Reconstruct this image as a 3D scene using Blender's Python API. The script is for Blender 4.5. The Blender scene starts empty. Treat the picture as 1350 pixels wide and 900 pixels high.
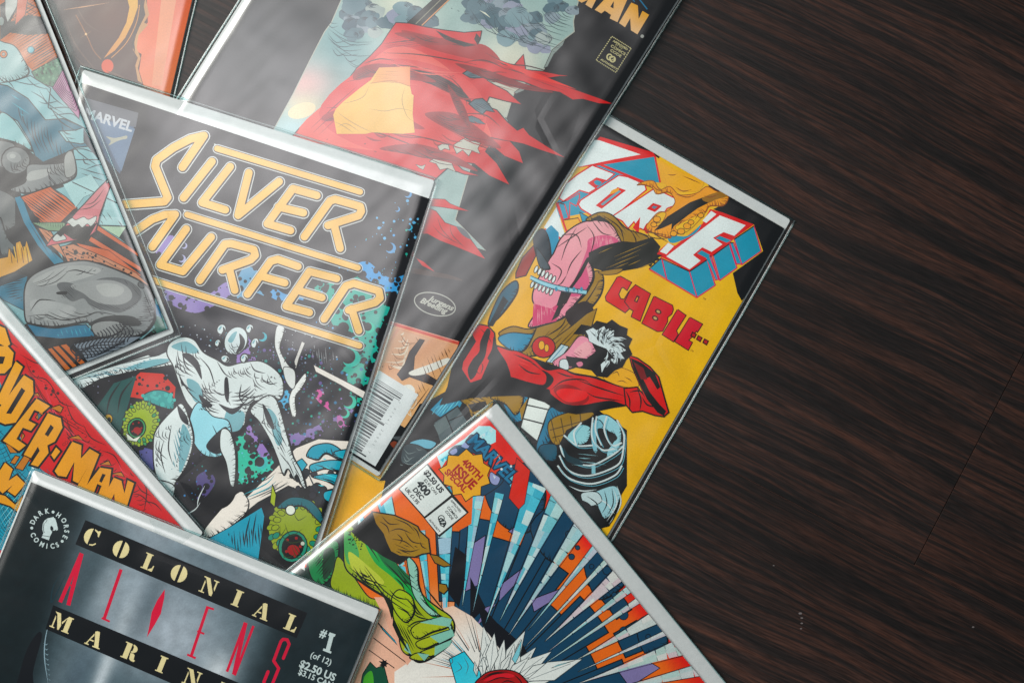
import bpy, math, random
import numpy as np
from mathutils import Vector, Matrix, noise
from mathutils.geometry import tessellate_polygon
R = random.Random(7)
SC = bpy.context.scene
COL = SC.collection
# ------------------------------------------------------------------ camera, light, exposure
H = 0.70                       # camera height above the floor, metres
S = 0.494 / 1350               # metres per photo pixel on the floor
cam = bpy.data.cameras.new('camera'); camo = bpy.data.objects.new('camera', cam); COL.objects.link(camo)
camo.location = (0, 0, H)
cam.sensor_width = 36; cam.lens = 36 * H / 0.494
cam.clip_start = 0.01; cam.clip_end = 50
cam.dof.use_dof = True; cam.dof.focus_distance = H - 0.009; cam.dof.aperture_fstop = 2.6
SC.camera = camo
W = bpy.data.worlds.new('World'); SC.world = W; W.use_nodes = True
W.node_tree.nodes['Background'].inputs[0].default_value = (0.70, 0.92, 1.0, 1)
W.node_tree.nodes['Background'].inputs[1].default_value = 0.075
def area(name, loc, sx, sy, power, color, target=(0, 0, 0)):
    l = bpy.data.lights.new(name, 'AREA'); l.shape = 'RECTANGLE'; l.size = sx; l.size_y = sy
    l.energy = power; l.color = color
    o = bpy.data.objects.new(name, l); COL.objects.link(o); o.location = loc
    d = Vector(target) - Vector(loc); o.rotation_euler = d.to_track_quat('-Z', 'Y').to_euler()
    return o
area('window_light', (-1.22, 0.74, 1.12), 1.0, 1.0, 41.0, (1.0, 0.975, 0.92), (-0.05, 0, 0))
area('softbox_light', (-0.27, 0.25, 1.2), 0.26, 0.40, 3.3, (1.0, 0.97, 0.98), (-0.12, 0.10, 0))
SC.view_settings.view_transform = 'Standard'; SC.view_settings.look = 'None'
SC.view_settings.gamma = 1; SC.view_settings.exposure = 0
SC.render.engine = 'CYCLES'
SC.cycles.max_bounces = 6; SC.cycles.transparent_max_bounces = 16; SC.cycles.use_adaptive_sampling = False
SC.cycles.use_denoising = True; SC.cycles.denoising_input_passes = 'RGB_ALBEDO_NORMAL'; SC.cycles.denoising_prefilter = 'ACCURATE'
# ------------------------------------------------------------------ colour and materials
def lin1(c):
    c /= 255.0
    return c / 12.92 if c <= 0.04045 else ((c + 0.055) / 1.055) ** 2.4
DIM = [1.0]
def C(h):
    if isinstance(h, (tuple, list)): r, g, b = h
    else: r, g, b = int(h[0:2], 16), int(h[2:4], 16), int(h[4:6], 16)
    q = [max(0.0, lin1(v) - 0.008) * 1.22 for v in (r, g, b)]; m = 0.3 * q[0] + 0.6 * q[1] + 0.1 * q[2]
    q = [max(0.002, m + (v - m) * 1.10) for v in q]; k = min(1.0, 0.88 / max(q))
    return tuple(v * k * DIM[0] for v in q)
def newmat(name):
    m = bpy.data.materials.new(name); m.use_nodes = True
    nt = m.node_tree; nt.nodes.clear()
    out = nt.nodes.new('ShaderNodeOutputMaterial')
    return m, nt, out
def N(nt, t, **kw):
    n = nt.nodes.new(t)
    for k, v in kw.items():
        if k.startswith('_'): setattr(n, k[1:], v)
        else: n.inputs[k.replace('__', ' ')].default_value = v
    return n
def L(nt, a, b): nt.links.new(a, b)
def mat_ink(name, rough=0.5, spec=0.25, metal=0.0, grain=0.15):
    m, nt, out = newmat(name)
    at = N(nt, 'ShaderNodeVertexColor', _layer_name='ink')
    tc = N(nt, 'ShaderNodeTexCoord')
    n1 = N(nt, 'ShaderNodeTexNoise', Scale=1500.0, Detail=3.0); L(nt, tc.outputs['Object'], n1.inputs['Vector'])
    n2 = N(nt, 'ShaderNodeTexNoise', Scale=55.0, Detail=4.0); L(nt, tc.outputs['Object'], n2.inputs['Vector'])
    ad = N(nt, 'ShaderNodeMath', _operation='ADD'); L(nt, n1.outputs['Fac'], ad.inputs[0]); L(nt, n2.outputs['Fac'], ad.inputs[1])
    mr = N(nt, 'ShaderNodeMapRange'); mr.inputs['From Min'].default_value = 0.6; mr.inputs['From Max'].default_value = 1.4
    mr.inputs['To Min'].default_value = 1 - grain; mr.inputs['To Max'].default_value = 1 + grain
    L(nt, ad.outputs[0], mr.inputs['Value'])
    mx = N(nt, 'ShaderNodeVectorMath', _operation='SCALE'); L(nt, at.outputs['Color'], mx.inputs[0]); L(nt, mr.outputs[0], mx.inputs['Scale'])
    b = N(nt, 'ShaderNodeBsdfPrincipled', Roughness=rough, Metallic=metal)
    b.inputs['Specular IOR Level'].default_value = spec
    L(nt, mx.outputs[0], b.inputs['Base Color'])
    L(nt, b.outputs[0], out.inputs[0])
    return m
INK = mat_ink('printed_ink', 0.55, 0.15)
FOIL = mat_ink('prism_foil', 0.3, 0.6, 0.12, 0.2)
def mat_board():
    m, nt, out = newmat('white_card')
    tc = N(nt, 'ShaderNodeTexCoord')
    n = N(nt, 'ShaderNodeTexNoise', Scale=420.0, Detail=5.0); L(nt, tc.outputs['Object'], n.inputs['Vector'])
    n2 = N(nt, 'ShaderNodeTexNoise', Scale=18.0, Detail=4.0); L(nt, tc.outputs['Object'], n2.inputs['Vector'])
    ad = N(nt, 'ShaderNodeMath', _operation='ADD'); L(nt, n.outputs['Fac'], ad.inputs[0]); L(nt, n2.outputs['Fac'], ad.inputs[1])
    cr = N(nt, 'ShaderNodeMapRange'); cr.inputs['From Min'].default_value = 0.6; cr.inputs['From Max'].default_value = 1.4
    cr.inputs['To Min'].default_value = 0.0; cr.inputs['To Max'].default_value = 1.0
    L(nt, ad.outputs[0], cr.inputs[0])
    mx = N(nt, 'ShaderNodeMix', _data_type='RGBA'); L(nt, cr.outputs[0], mx.inputs[0])
    mx.inputs[6].default_value = (0.60, 0.635, 0.64, 1); mx.inputs[7].default_value = (0.69, 0.72, 0.725, 1)
    b = N(nt, 'ShaderNodeBsdfPrincipled', Roughness=0.6); L(nt, mx.outputs[2], b.inputs['Base Color'])
    bp = N(nt, 'ShaderNodeBump', Strength=0.15, Distance=0.0002); L(nt, n.outputs['Fac'], bp.inputs['Height']); L(nt, bp.outputs[0], b.inputs['Normal'])
    L(nt, b.outputs[0], out.inputs[0]); return m
BOARD = mat_board()
def mat_pages():
    m, nt, out = newmat('page_edges')
    tc = N(nt, 'ShaderNodeTexCoord'); w = N(nt, 'ShaderNodeTexWave', _bands_direction='Z', Scale=3000.0, Distortion=1.0)
    L(nt, tc.outputs['Object'], w.inputs['Vector'])
    mx = N(nt, 'ShaderNodeMix', _data_type='RGBA'); L(nt, w.outputs['Fac'], mx.inputs[0])
    mx.inputs[6].default_value = (0.35, 0.33, 0.28, 1); mx.inputs[7].default_value = (0.6, 0.57, 0.5, 1)
    b = N(nt, 'ShaderNodeBsdfPrincipled', Roughness=0.7); L(nt, mx.outputs[2], b.inputs['Base Color']); L(nt, b.outputs[0], out.inputs[0]); return m
PAGES = mat_pages()
def mat_bag(name, rough, k, tint, bump):
    m, nt, out = newmat(name)
    tc = N(nt, 'ShaderNodeTexCoord')
    n = N(nt, 'ShaderNodeTexNoise', Scale=20.0, Detail=1.0, Distortion=0.8); L(nt, tc.outputs['Object'], n.inputs['Vector'])
    bp0 = N(nt, 'ShaderNodeBump', Strength=bump, Distance=0.004); L(nt, n.outputs['Fac'], bp0.inputs['Height'])
    nw = N(nt, 'ShaderNodeTexNoise', Scale=12.0, Detail=0.0); L(nt, tc.outputs['Object'], nw.inputs['Vector'])
    wv = N(nt, 'ShaderNodeVectorMath', _operation='MULTIPLY_ADD'); L(nt, nw.outputs['Color'], wv.inputs[0]); wv.inputs[1].default_value = (0.03, 0.03, 0); L(nt, tc.outputs['Object'], wv.inputs[2])
    vo = N(nt, 'ShaderNodeTexVoronoi', _feature='DISTANCE_TO_EDGE', Scale=13.0); L(nt, wv.outputs[0], vo.inputs['Vector'])
    cz = N(nt, 'ShaderNodeMapRange'); cz.inputs['From Max'].default_value = 0.035; L(nt, vo.outputs['Distance'], cz.inputs[0])
    nm = N(nt, 'ShaderNodeTexNoise', Scale=16.0); L(nt, tc.outputs['Object'], nm.inputs['Vector'])
    ck = N(nt, 'ShaderNodeMapRange'); ck.inputs['From Min'].default_value = 0.48; ck.inputs['From Max'].default_value = 0.7; L(nt, nm.outputs['Fac'], ck.inputs[0])
    cm_ = N(nt, 'ShaderNodeMath', _operation='MULTIPLY'); L(nt, cz.outputs[0], cm_.inputs[0]); L(nt, ck.outputs[0], cm_.inputs[1])
    bp = N(nt, 'ShaderNodeBump', Strength=bump * 1.2, Distance=0.0006); L(nt, cm_.outputs[0], bp.inputs['Height']); L(nt, bp0.outputs[0], bp.inputs['Normal'])
    n3 = N(nt, 'ShaderNodeTexNoise', Scale=9.0, Detail=3.0); L(nt, tc.outputs['Object'], n3.inputs['Vector'])
    rr = N(nt, 'ShaderNodeMapRange'); rr.inputs['To Min'].default_value = rough * 0.75; rr.inputs['To Max'].default_value = rough * 1.3
    L(nt, n3.outputs['Fac'], rr.inputs[0])
    ge = N(nt, 'ShaderNodeNewGeometry'); dt = N(nt, 'ShaderNodeVectorMath', _operation='DOT_PRODUCT'); L(nt, ge.outputs['Incoming'], dt.inputs[0]); L(nt, bp.outputs[0], dt.inputs[1])
    ab = N(nt, 'ShaderNodeMath', _operation='ABSOLUTE'); L(nt, dt.outputs['Value'], ab.inputs[0])
    om = N(nt, 'ShaderNodeMath', _operation='SUBTRACT', _use_clamp=True); om.inputs[0].default_value = 1.0; L(nt, ab.outputs[0], om.inputs[1])
    pw = N(nt, 'ShaderNodeMath', _operation='POWER'); pw.inputs[1].default_value = 5.0; L(nt, om.outputs[0], pw.inputs[0])
    mu = N(nt, 'ShaderNodeMath', _operation='MULTIPLY_ADD', _use_clamp=True); mu.inputs[1].default_value = 0.6; mu.inputs[2].default_value = 0.04 * k; L(nt, pw.outputs[0], mu.inputs[0])
    t = N(nt, 'ShaderNodeBsdfTransparent', Color=tint)
    g = N(nt, 'ShaderNodeBsdfGlossy', Color=(1, 1, 1, 1)); g.distribution = 'BECKMANN'; L(nt, rr.outputs[0], g.inputs['Roughness']); L(nt, bp.outputs[0], g.inputs['Normal'])
    mx = N(nt, 'ShaderNodeMixShader'); L(nt, mu.outputs[0], mx.inputs[0]); L(nt, t.outputs[0], mx.inputs[1]); L(nt, g.outputs[0], mx.inputs[2])
    L(nt, mx.outputs[0], out.inputs[0]); return m
BAG = mat_bag('clear_plastic', 0.32, 2.1, (0.97, 0.985, 0.985, 1), 0.16)
SEAM = mat_bag('welded_plastic_edge', 0.34, 3.0, (0.74, 0.90, 0.90, 1), 0.0)
# ------------------------------------------------------------------ mesh helpers
def mesh_obj(name, verts, faces, mat, parent=None, cols=None, smooth=False, mats=None, midx=None):
    me = bpy.data.meshes.new(name); me.from_pydata(verts, [], faces)
    if cols is not None:
        ca = me.color_attributes.new('ink', 'FLOAT_COLOR', 'POINT')
        a = np.ones((len(verts), 4), dtype=np.float32); a[:, :3] = np.array(cols, dtype=np.float32)
        ca.data.foreach_set('color', a.ravel())
    me.materials.append(mat)
    if mats:
        for q in mats: me.materials.append(q)
    if midx: me.polygons.foreach_set('material_index', midx)
    if smooth: me.polygons.foreach_set('use_smooth', [True] * len(me.polygons))
    me.update()
    o = bpy.data.objects.new(name, me); COL.objects.link(o)
    if parent is not None: o.parent = parent
    return o
def P2W(px, py, z): k = S * (H - z) / H; return Vector(((px - 675) * k, -(py - 450) * k, z))
F = [0, 0, 1.0]
def fr(ox=0, oy=0, k=1.0): F[:] = [ox, oy, k]
def pts(s):
    if isinstance(s, str):
        s = [tuple(float(v) for v in q.split(',')) for q in s.split()]
    return [(F[0] + x / F[2], F[1] + y / F[2]) for x, y in s]
def smooth_closed(p, n=6):
    out = []; m = len(p)
    for i in range(m):
        a, b, c, d = (np.array(p[(i + j - 1) % m]) for j in range(4))
        for t in np.linspace(0, 1, n, endpoint=False):
            out.append(tuple(0.5 * (2 * b + (c - a) * t + (2 * a - 5 * b + 4 * c - d) * t * t + (3 * b - a - 3 * c + d) * t ** 3)))
    return out
def smooth_open(p, n=6):
    if len(p) < 3: return p
    q = [p[0]] + list(p) + [p[-1]]; out = []
    for i in range(1, len(q) - 2):
        a, b, c, d = (np.array(q[i + j - 1]) for j in range(4))
        for t in np.linspace(0, 1, n, endpoint=False):
            out.append(tuple(0.5 * (2 * b + (c - a) * t + (2 * a - 5 * b + 4 * c - d) * t * t + (3 * b - a - 3 * c + d) * t ** 3)))
    out.append(tuple(p[-1])); return out
def area2(p): return sum(p[i][0] * p[(i + 1) % len(p)][1] - p[(i + 1) % len(p)][0] * p[i][1] for i in range(len(p)))
def clip(poly, quad):
    for i in range(len(quad)):
        a, b = quad[i], quad[(i + 1) % len(quad)]
        nx, ny = -(b[1] - a[1]), b[0] - a[0]
        out = []; m = len(poly)
        for j in range(m):
            p, q = poly[j], poly[(j + 1) % m]
            dp = (p[0] - a[0]) * nx + (p[1] - a[1]) * ny; dq = (q[0] - a[0]) * nx + (q[1] - a[1]) * ny
            if dp >= 0: out.append(p)
            if (dp >= 0) != (dq >= 0):
                t = dp / (dp - dq); out.append((p[0] + (q[0] - p[0]) * t, p[1] + (q[1] - p[1]) * t))
        poly = out
        if len(poly) < 3: return []
    return poly
_tess = {}
class Comic:
    """a bagged comic; everything is drawn in photo pixels on the plane of its own cover"""
    def __init__(s, label, group, bag, board, cover, z, gx=0.0, x0=0.0):
        s.z, s.gx, s.x0 = z, gx, x0
        s.bag, s.board, s.cover = (s.quad(*q) for q in (bag, board, cover))
        s.root = bpy.data.objects.new('comic_book', None); COL.objects.link(s.root)
        cx = sum(p[0] for p in s.bag) / 4; cy = sum(p[1] for p in s.bag) / 4
        a = math.atan2(bag[1][1] - bag[0][1], bag[1][0] - bag[0][0])
        s.root.location = s.w(cx, cy, 0); s.root.rotation_euler = (0, 0, -a)
        s.root.empty_display_size = 0.02
        s.root['label'] = label; s.root['category'] = 'comic book'; s.root['group'] = group
        s.inv = (Matrix.Translation(s.root.location) @ Matrix.Rotation(-a, 4, 'Z')).inverted()
        s.ang = a; s.nb = 0; s.bb = np.zeros((2000, 5)); s.zc = 0.0; s.v = []; s.f = []; s.c = []; s.dz0 = 0.0019
        s.bodies()
    def quad(s, tl, tr, ln):
        u = Vector((tr[0] - tl[0], tr[1] - tl[1])).normalized(); v = Vector((-u.y, u.x))
        return [tl, tr, (tr[0] + v.x * ln, tr[1] + v.y * ln), (tl[0] + v.x * ln, tl[1] + v.y * ln)]
    def w(s, px, py, dz):
        """a point of the comic's own tilted plane, dz above its underside"""
        m = s.gx / S; q = (px - 675) * S; A = s.z - m * (s.x0 - 675) * S + dz
        z = (A + m * q) / (1 + m * q / H)
        return P2W(px, py, z)
    def l(s, px, py, dz): return s.inv @ s.w(px, py, dz)
    def plate(s, name, q, z0, z1, mat, parent, bev=0.8, r=0.0):
        c = Vector((sum(p[0] for p in q) / 4, sum(p[1] for p in q) / 4))
        ring = []
        for i, p in enumerate(q):
            if r <= 0: ring.append(p); continue
            a, b = Vector(q[i - 1]), Vector(q[(i + 1) % 4]); P = Vector(p)
            d1 = (a - P).normalized(); d2 = (b - P).normalized()
            for t in (0, .25, .5, .75, 1):
                A = P + d1 * r * (1 - t) + d2 * r * t
                pull = 0.29 * r * 4 * t * (1 - t)
                ring.append(tuple(A - (d1 + d2).normalized() * pull))
        def ins(p, d):
            v = c - Vector(p); return tuple(Vector(p) + Vector((math.copysign(d, v.x), math.copysign(d, v.y))) * 0.7) if d else p
        lv = [(z0, 0), (z1 - 0.00012, 0), (z1, bev)]
        vs = []; m = len(ring)
        for zz, d in lv: vs += [s.l(*ins(p, d), zz) for p in ring]
        fs = [tuple(range(m))] + [(k * m + i, (k * m + (i + 1) % m), (k + 1) * m + (i + 1) % m, (k + 1) * m + i) for k in (0, 1) for i in range(m)]
        fs.append(tuple(2 * m + i for i in reversed(range(m))))
        return mesh_obj(name, vs, fs, mat, parent)
    def bodies(s):
        s.plate('backing_board', s.board, 0.0001, 0.0007, BOARD, s.root, 0.6, 3)
        q = s.cover; c = Vector((sum(p[0] for p in q) / 4, sum(p[1] for p in q) / 4))
        qi = [tuple(Vector(p) + (c - Vector(p)).normalized() * 1.5) for p in q]
        s.plate('page_block', qi, 0.00075, 0.00165, PAGES, s.root, 0.2)
    def make_cover(s, fn, step=7.0):
        """fn(px, py) -> hex; the cover sheet, folded slightly down at the spine side"""
        tl, tr, br, bl = s.cover
        nx = int(math.dist(tl, tr) / step); ny = int(math.dist(tl, bl) / step)
        vs = []; cs = []
        for j in range(ny + 1):
            for i in range(nx + 1):
                a, b = i / nx, j / ny
                x = tl[0] + (tr[0] - tl[0]) * a + (bl[0] - tl[0]) * b; y = tl[1] + (tr[1] - tl[1]) * a + (bl[1] - tl[1]) * b
                vs.append(s.l(x, y, s.dz0)); cs.append(C(fn(x, y)))
        fs = [(j * (nx + 1) + i, j * (nx + 1) + i + 1, (j + 1) * (nx + 1) + i + 1, (j + 1) * (nx + 1) + i) for j in range(ny) for i in range(nx)]
        fs = [tuple(reversed(f)) for f in fs]
        # sheet thickness: a skirt down to the page block
        rim = [i for i in range(nx + 1)] + [(j + 1) * (nx + 1) - 1 for j in range(1, ny + 1)] + [ny * (nx + 1) + i for i in range(nx - 1, -1, -1)] + [j * (nx + 1) for j in range(ny - 1, 0, -1)]
        b0 = len(vs)
        for r in rim: vs.append(vs[r] + Vector((0, 0, -0.0002))); cs.append(C('C8C8C0'))
        m = len(rim)
        fs += [(rim[i], rim[(i + 1) % m], b0 + (i + 1) % m, b0 + i) for i in range(m)]
        s.cov = mesh_obj('cover', vs, fs, INK, s.root, cs)
    # ---- print, collected until build()
    def tri(s, t, fn, dz):
        q = clip(t, s.cover)
        if len(q) < 3: return
        b = len(s.v)
        for x, y in q: s.v.append(s.l(x, y, dz)); s.c.append(fn(x, y))
        s.f.append(tuple(b + i for i in reversed(range(len(q)))))
    def colfn(s, c):
        if isinstance(c, str): k = C(c); return lambda x, y: k
        if callable(c): return lambda x, y: C(c(x, y))
        a, b, p, q = c; A, B = np.array(C(a)), np.array(C(b)); p, q = pts([p, q])
        d = np.array(q) - np.array(p); dd = d @ d
        def f(x, y):
            t = ((x - p[0]) * d[0] + (y - p[1]) * d[1]) / dd
            t = min(1.0, max(0.0, t)); return tuple(A + (B - A) * t)
        return f
    def up(s, p):
        """each piece of print lies just above whatever it overlaps"""
        xs = [q[0] for q in p]; ys = [q[1] for q in p]; a, b, x, y = min(xs), min(ys), max(xs), max(ys)
        if s.nb >= len(s.bb): s.bb = np.vstack([s.bb, np.zeros((2000, 5))])
        B = s.bb[:s.nb]; m = (B[:, 0] <= x) & (B[:, 2] >= a) & (B[:, 1] <= y) & (B[:, 3] >= b)
        z = (B[m, 4].max() if m.any() else s.dz0 + 3e-6) + 1.4e-6
        s.bb[s.nb] = (a, b, x, y, z); s.nb += 1; s.zc = max(s.zc, z)
        return z
    def raw(s, c, p, dz=None):
        if area2(p) < 0: p = p[::-1]
        if dz is None: dz = s.up(p)
        fn = s.colfn(c) if not callable(c) or isinstance(c, str) else c
        vs = [Vector((x, y, 0)) for x, y in p]
        for t in tessellate_polygon([vs]):
            q = [p[i] for i in t]
            if area2(q) < 0: q = q[::-1]
            if abs(area2(q)) < 1e-5: continue
            s.tri(q, fn, dz)
    def poly(s, c, p, sm=False, ink=None, inkc='14181A'):
        p = pts(p)
        if sm: p = smooth_closed(p)
        s.raw(s.colfn(c), p)
        if ink:
            s._stroke(s.colfn(inkc), ink, p + [p[0], p[1]], 0)
            if sm and ink >= 1.1: s.feather(p, ink, inkc)
    def feather(s, p, ink, inkc):
        """pen work inside an outline: a swelling line and short tapering ticks along its lower right side"""
        A = abs(area2(p)) / 2
        if A < 90: return
        sg = 1 if area2(p) > 0 else -1; n = len(p); fn = s.colfn(inkc); r = math.sqrt(A); acc = 0; run = []
        for i in range(n):
            a, b = Vector(p[i]), Vector(p[(i + 1) % n]); d = b - a; ln = d.length
            if ln < 1e-4: continue
            d /= ln; out = Vector((d.y, -d.x)) * sg; k = out.x * 0.62 + out.y * 0.78
            if k > 0.15:
                run.append(tuple(a - out * ink * .4)); acc += ln
                while acc > 2.1:
                    acc -= R.uniform(1.9, 3.0)
                    if R.random() < .25: continue
                    le = min(11, r * .26) * R.uniform(.35, 1.0) * min(1, .4 + k); t = R.random()
                    q0 = a + d * ln * t; q1 = q0 - out * le + d * le * .35; s._stroke(fn, R.uniform(1.0, 1.7), [tuple(q0), tuple(q0 - out * le * .5 + d * le * .08), tuple(q1)], 2)
            else:
                if len(run) > 3: s._stroke(fn, ink * 1.7, run, 1)
                run = []
        if len(run) > 3: s._stroke(fn, ink * 1.7, run, 1)
    def _stroke(s, fn, w, p, taper=0, cap=False, rad=None):
        """ribbon along p; taper 1 = both ends fade, 2 = the far end only"""
        p = [Vector(q) for q in p]; n = len(p)
        if n < 2: return
        hw = w * .8; z = s.up([(q.x + d, q.y + d) for q in p for d in (-hw, hw)]); tot = sum((p[i + 1] - p[i]).length for i in range(n - 1)) or 1; acc = 0
        Lp = []; Rp = []
        for i in range(n):
            if i: acc += (p[i] - p[i - 1]).length
            a = (p[i] - p[i - 1]).normalized() if i else (p[1] - p[0]).normalized()
            b = (p[i + 1] - p[i]).normalized() if i < n - 1 else a
            if a.length < .5: a = b
            if b.length < .5: b = a
            t = (a + b)
            t = t.normalized() if t.length > 0.2 else b
            nn = Vector((-t.y, t.x)); k = min(1.6, 1 / max(0.4, nn.dot(Vector((-b.y, b.x))) if nn.dot(Vector((-b.y, b.x))) > 0 else 1))
            u = acc / tot
            ww = w / 2 * (1 if not taper else (max(0.06, math.sin(math.pi * (0.04 + 0.92 * u))) if taper == 1 else max(0.05, 1 - u)))
            Lp.append(p[i] + nn * ww * k); Rp.append(p[i] - nn * ww * k)
        for i in range(n - 1):
            for t in ((Lp[i], Lp[i + 1], Rp[i + 1]), (Lp[i], Rp[i + 1], Rp[i])):
                q = [tuple(v) for v in t]; a2 = area2(q)
                if abs(a2) < 1e-6: continue
                if a2 < 0: q = q[::-1]
                s.tri(q, fn, z)
    def line(s, c, w, p, sm=False, taper=0):
        p = pts(p)
        if sm: p = smooth_open(p)
        s._stroke(s.colfn(c), w, p, taper)
    def lines(s, c, w, many, sm=True, taper=1):
        fn = s.colfn(c)
        for i, p in enumerate(many.split('|')):
            q = pts(p.strip());
            if sm: q = smooth_open(q)
            s._stroke(fn, w, q, taper)
    def rounded(s, c, w, p, raw=False):
        """constant-width stroke with round ends and joints"""
        p = p if raw else pts(p); fn = s.colfn(c)
        for i in range(len(p) - 1):
            a, b = Vector(p[i]), Vector(p[i + 1]); t = (b - a).normalized() * w / 2; nn = Vector((-t.y, t.x))
            q = [a + nn, b + nn, b - nn, a - nn]; s.raw(fn, [tuple(v) for v in q])
        for q in p: s.disc(fn, q[0], q[1], w / 2, seg=14, raw=True)
    def disc(s, c, x, y, r, ry=None, rot=0, seg=16, raw=False, ink=None):
        if not raw: (x, y), = pts([(x, y)])
        ry = ry or r; ca, sa = math.cos(rot), math.sin(rot)
        p = [(x + r * math.cos(t) * ca - ry * math.sin(t) * sa, y + r * math.cos(t) * sa + ry * math.sin(t) * ca) for t in [2 * math.pi * i / seg for i in range(seg)]]
        s.raw(c if callable(c) and not isinstance(c, str) and raw else s.colfn(c), p)
        if ink: s._stroke(s.colfn('14181A'), ink, p + [p[0], p[1]], 0)
    def hatch(s, c, p, ang, gap, w, jit=0.35, curve=0.0, sm=False, keep=1.0, taper=1):
        """parallel pen strokes filling an outline"""
        p = pts(p)
        if sm: p = smooth_closed(p)
        ca, sa = math.cos(ang), math.sin(ang)
        rot = [(x * ca + y * sa, -x * sa + y * ca) for x, y in p]
        y0, y1 = min(q[1] for q in rot), max(q[1] for q in rot); y = y0 + gap * 0.5; fn = s.colfn(c); k = 0
        while y < y1:
            xs = []
            for i in range(len(rot)):
                a, b = rot[i], rot[(i + 1) % len(rot)]
                if (a[1] <= y) != (b[1] <= y): xs.append(a[0] + (b[0] - a[0]) * (y - a[1]) / (b[1] - a[1]))
            xs.sort()
            for i in range(0, len(xs) - 1, 2):
                if R.random() > keep: continue
                a, b = xs[i], xs[i + 1]; ln = b - a; a += ln * R.random() * jit * .5; b -= ln * R.random() * jit
                if b - a < 1.0: continue
                q = [(a, y), ((a + b) / 2, y + curve * ln), (b, y + R.uniform(-.15, .15) * gap)]
                q = [(x * ca - yy * sa, x * sa + yy * ca) for x, yy in q]
                if curve: q = smooth_open(q, 3)
                s._stroke(fn, w * R.uniform(.7, 1.2), q, taper); k += 1
            y += gap * R.uniform(.8, 1.2)
    def scatter(s, c, p, n, r0, r1, sm=True, squash=1.0):
        """round spots inside an outline"""
        p = pts(p)
        if sm: p = smooth_closed(p)
        cs = [s.colfn(q) for q in (c if isinstance(c, list) else [c])]
        xs = [q[0] for q in p]; ys = [q[1] for q in p]; k = 0; g = 0
        while k < n and g < n * 30:
            g += 1; x = R.uniform(min(xs), max(xs)); y = R.uniform(min(ys), max(ys))
            ins = False
            for i in range(len(p)):
                a, b = p[i], p[i - 1]
                if (a[1] > y) != (b[1] > y) and x < (b[0] - a[0]) * (y - a[1]) / (b[1] - a[1]) + a[0]: ins = not ins
            if not ins: continue
            k += 1; r = r0 + (r1 - r0) * R.random() ** 2
            s.disc(cs[k % len(cs)], x, y, r, r * squash, seg=9 if r < 3 else 14, raw=True)
    def spiky(s, c, x, y, r, k=0.6, n=14, ink=None, ry=None, rot=0):
        (x, y), = pts([(x, y)]); ry = ry or r; p = []
        for i in range(2 * n):
            t = 2 * math.pi * i / (2 * n) + R.uniform(-.06, .06); q = (1 if i % 2 == 0 else k) * R.uniform(.88, 1.1)
            a, b = r * q * math.cos(t), ry * q * math.sin(t)
            p.append((x + a * math.cos(rot) - b * math.sin(rot), y + a * math.sin(rot) + b * math.cos(rot)))
        s.raw(s.colfn(c), p)
        if ink: s._stroke(s.colfn('14181A'), ink, p + [p[0], p[1]], 0)
    def text(s, c, txt, x, y, ang, h, bold=0.0, sx=1.0, shear=0.0, sp=1.0, align='LEFT'):
        """(x, y) is the baseline start in photo pixels, h the capital height"""
        key = (txt, bold, shear, sp, align)
        if key not in _tess:
            cu = bpy.data.curves.new('t', 'FONT'); cu.body = txt; cu.offset = bold; cu.shear = shear; cu.space_character = sp
            cu.align_x = align; cu.resolution_u = 3
            o = bpy.data.objects.new('t', cu); COL.objects.link(o)
            bpy.context.view_layer.update()
            me = o.evaluated_get(bpy.context.evaluated_depsgraph_get()).to_mesh()
            me.calc_loop_triangles()
            V = [(v.co.x, v.co.y) for v in me.vertices]; T = [tuple(t.vertices) for t in me.loop_triangles]
            o.evaluated_get(bpy.context.evaluated_depsgraph_get()).to_mesh_clear()
            bpy.data.objects.remove(o); bpy.data.curves.remove(cu); _tess[key] = (V, T)
        V, T = _tess[key]; k = h / 0.73; ca, sa = math.cos(ang), math.sin(ang); (x, y), = pts([(x, y)])
        q = [(x + vx * k * sx * ca + vy * k * sa, y + vx * k * sx * sa - vy * k * ca) for vx, vy in V]
        if not q: return
        fn = s.colfn(c); z = s.up(q)
        for t in T:
            r = [q[i] for i in t]; a = area2(r)
            if abs(a) < 1e-7: continue
            s.tri(r if a > 0 else r[::-1], fn, z)
    def build(s, name, mat=None, label=None):
        if not s.v: return None
        o = mesh_obj(name, s.v, s.f, mat or INK, s.cov, s.c)
        if label: o['label'] = label
        s.v, s.f, s.c = [], [], []
        return o
    def make_bag(s, amp=0.0004, seed=0, slope=(0, 0), over=0.0, drop=16.0):
        tl, tr, br, bl = s.bag; nx, ny = 90, 132
        top = s.dz0 + 0.0011; Wp, Lp = math.dist(tl, tr), math.dist(tl, bl)
        print('layers', s.nb, round((s.zc - s.dz0) * 1e6), 'um'); assert s.zc < s.dz0 + 0.00105
        vs = []
        def hh(x, y, a, b):
            e = min(a * Wp, (1 - a) * Wp, b * Lp, (1 - b) * Lp)
            k = min(1.0, e / drop); k = math.sin(k * math.pi / 2) ** 0.7 if k > 0 else 0
            nz = noise.noise(Vector((x * 0.012, y * 0.012, seed))) + 0.5 * noise.noise(Vector((x * 0.03, y * 0.03, seed + 5)))
            rid = noise.noise(Vector(((x + y) * 0.05, (x - y) * 0.009, seed + 9)))
            return 0.0005 + (top - 0.0005 + 0.0006 + amp * nz + amp * 0.35 * rid + slope[0] * (a - .5) * Wp * S + slope[1] * (b - .5) * Lp * S) * k
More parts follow.
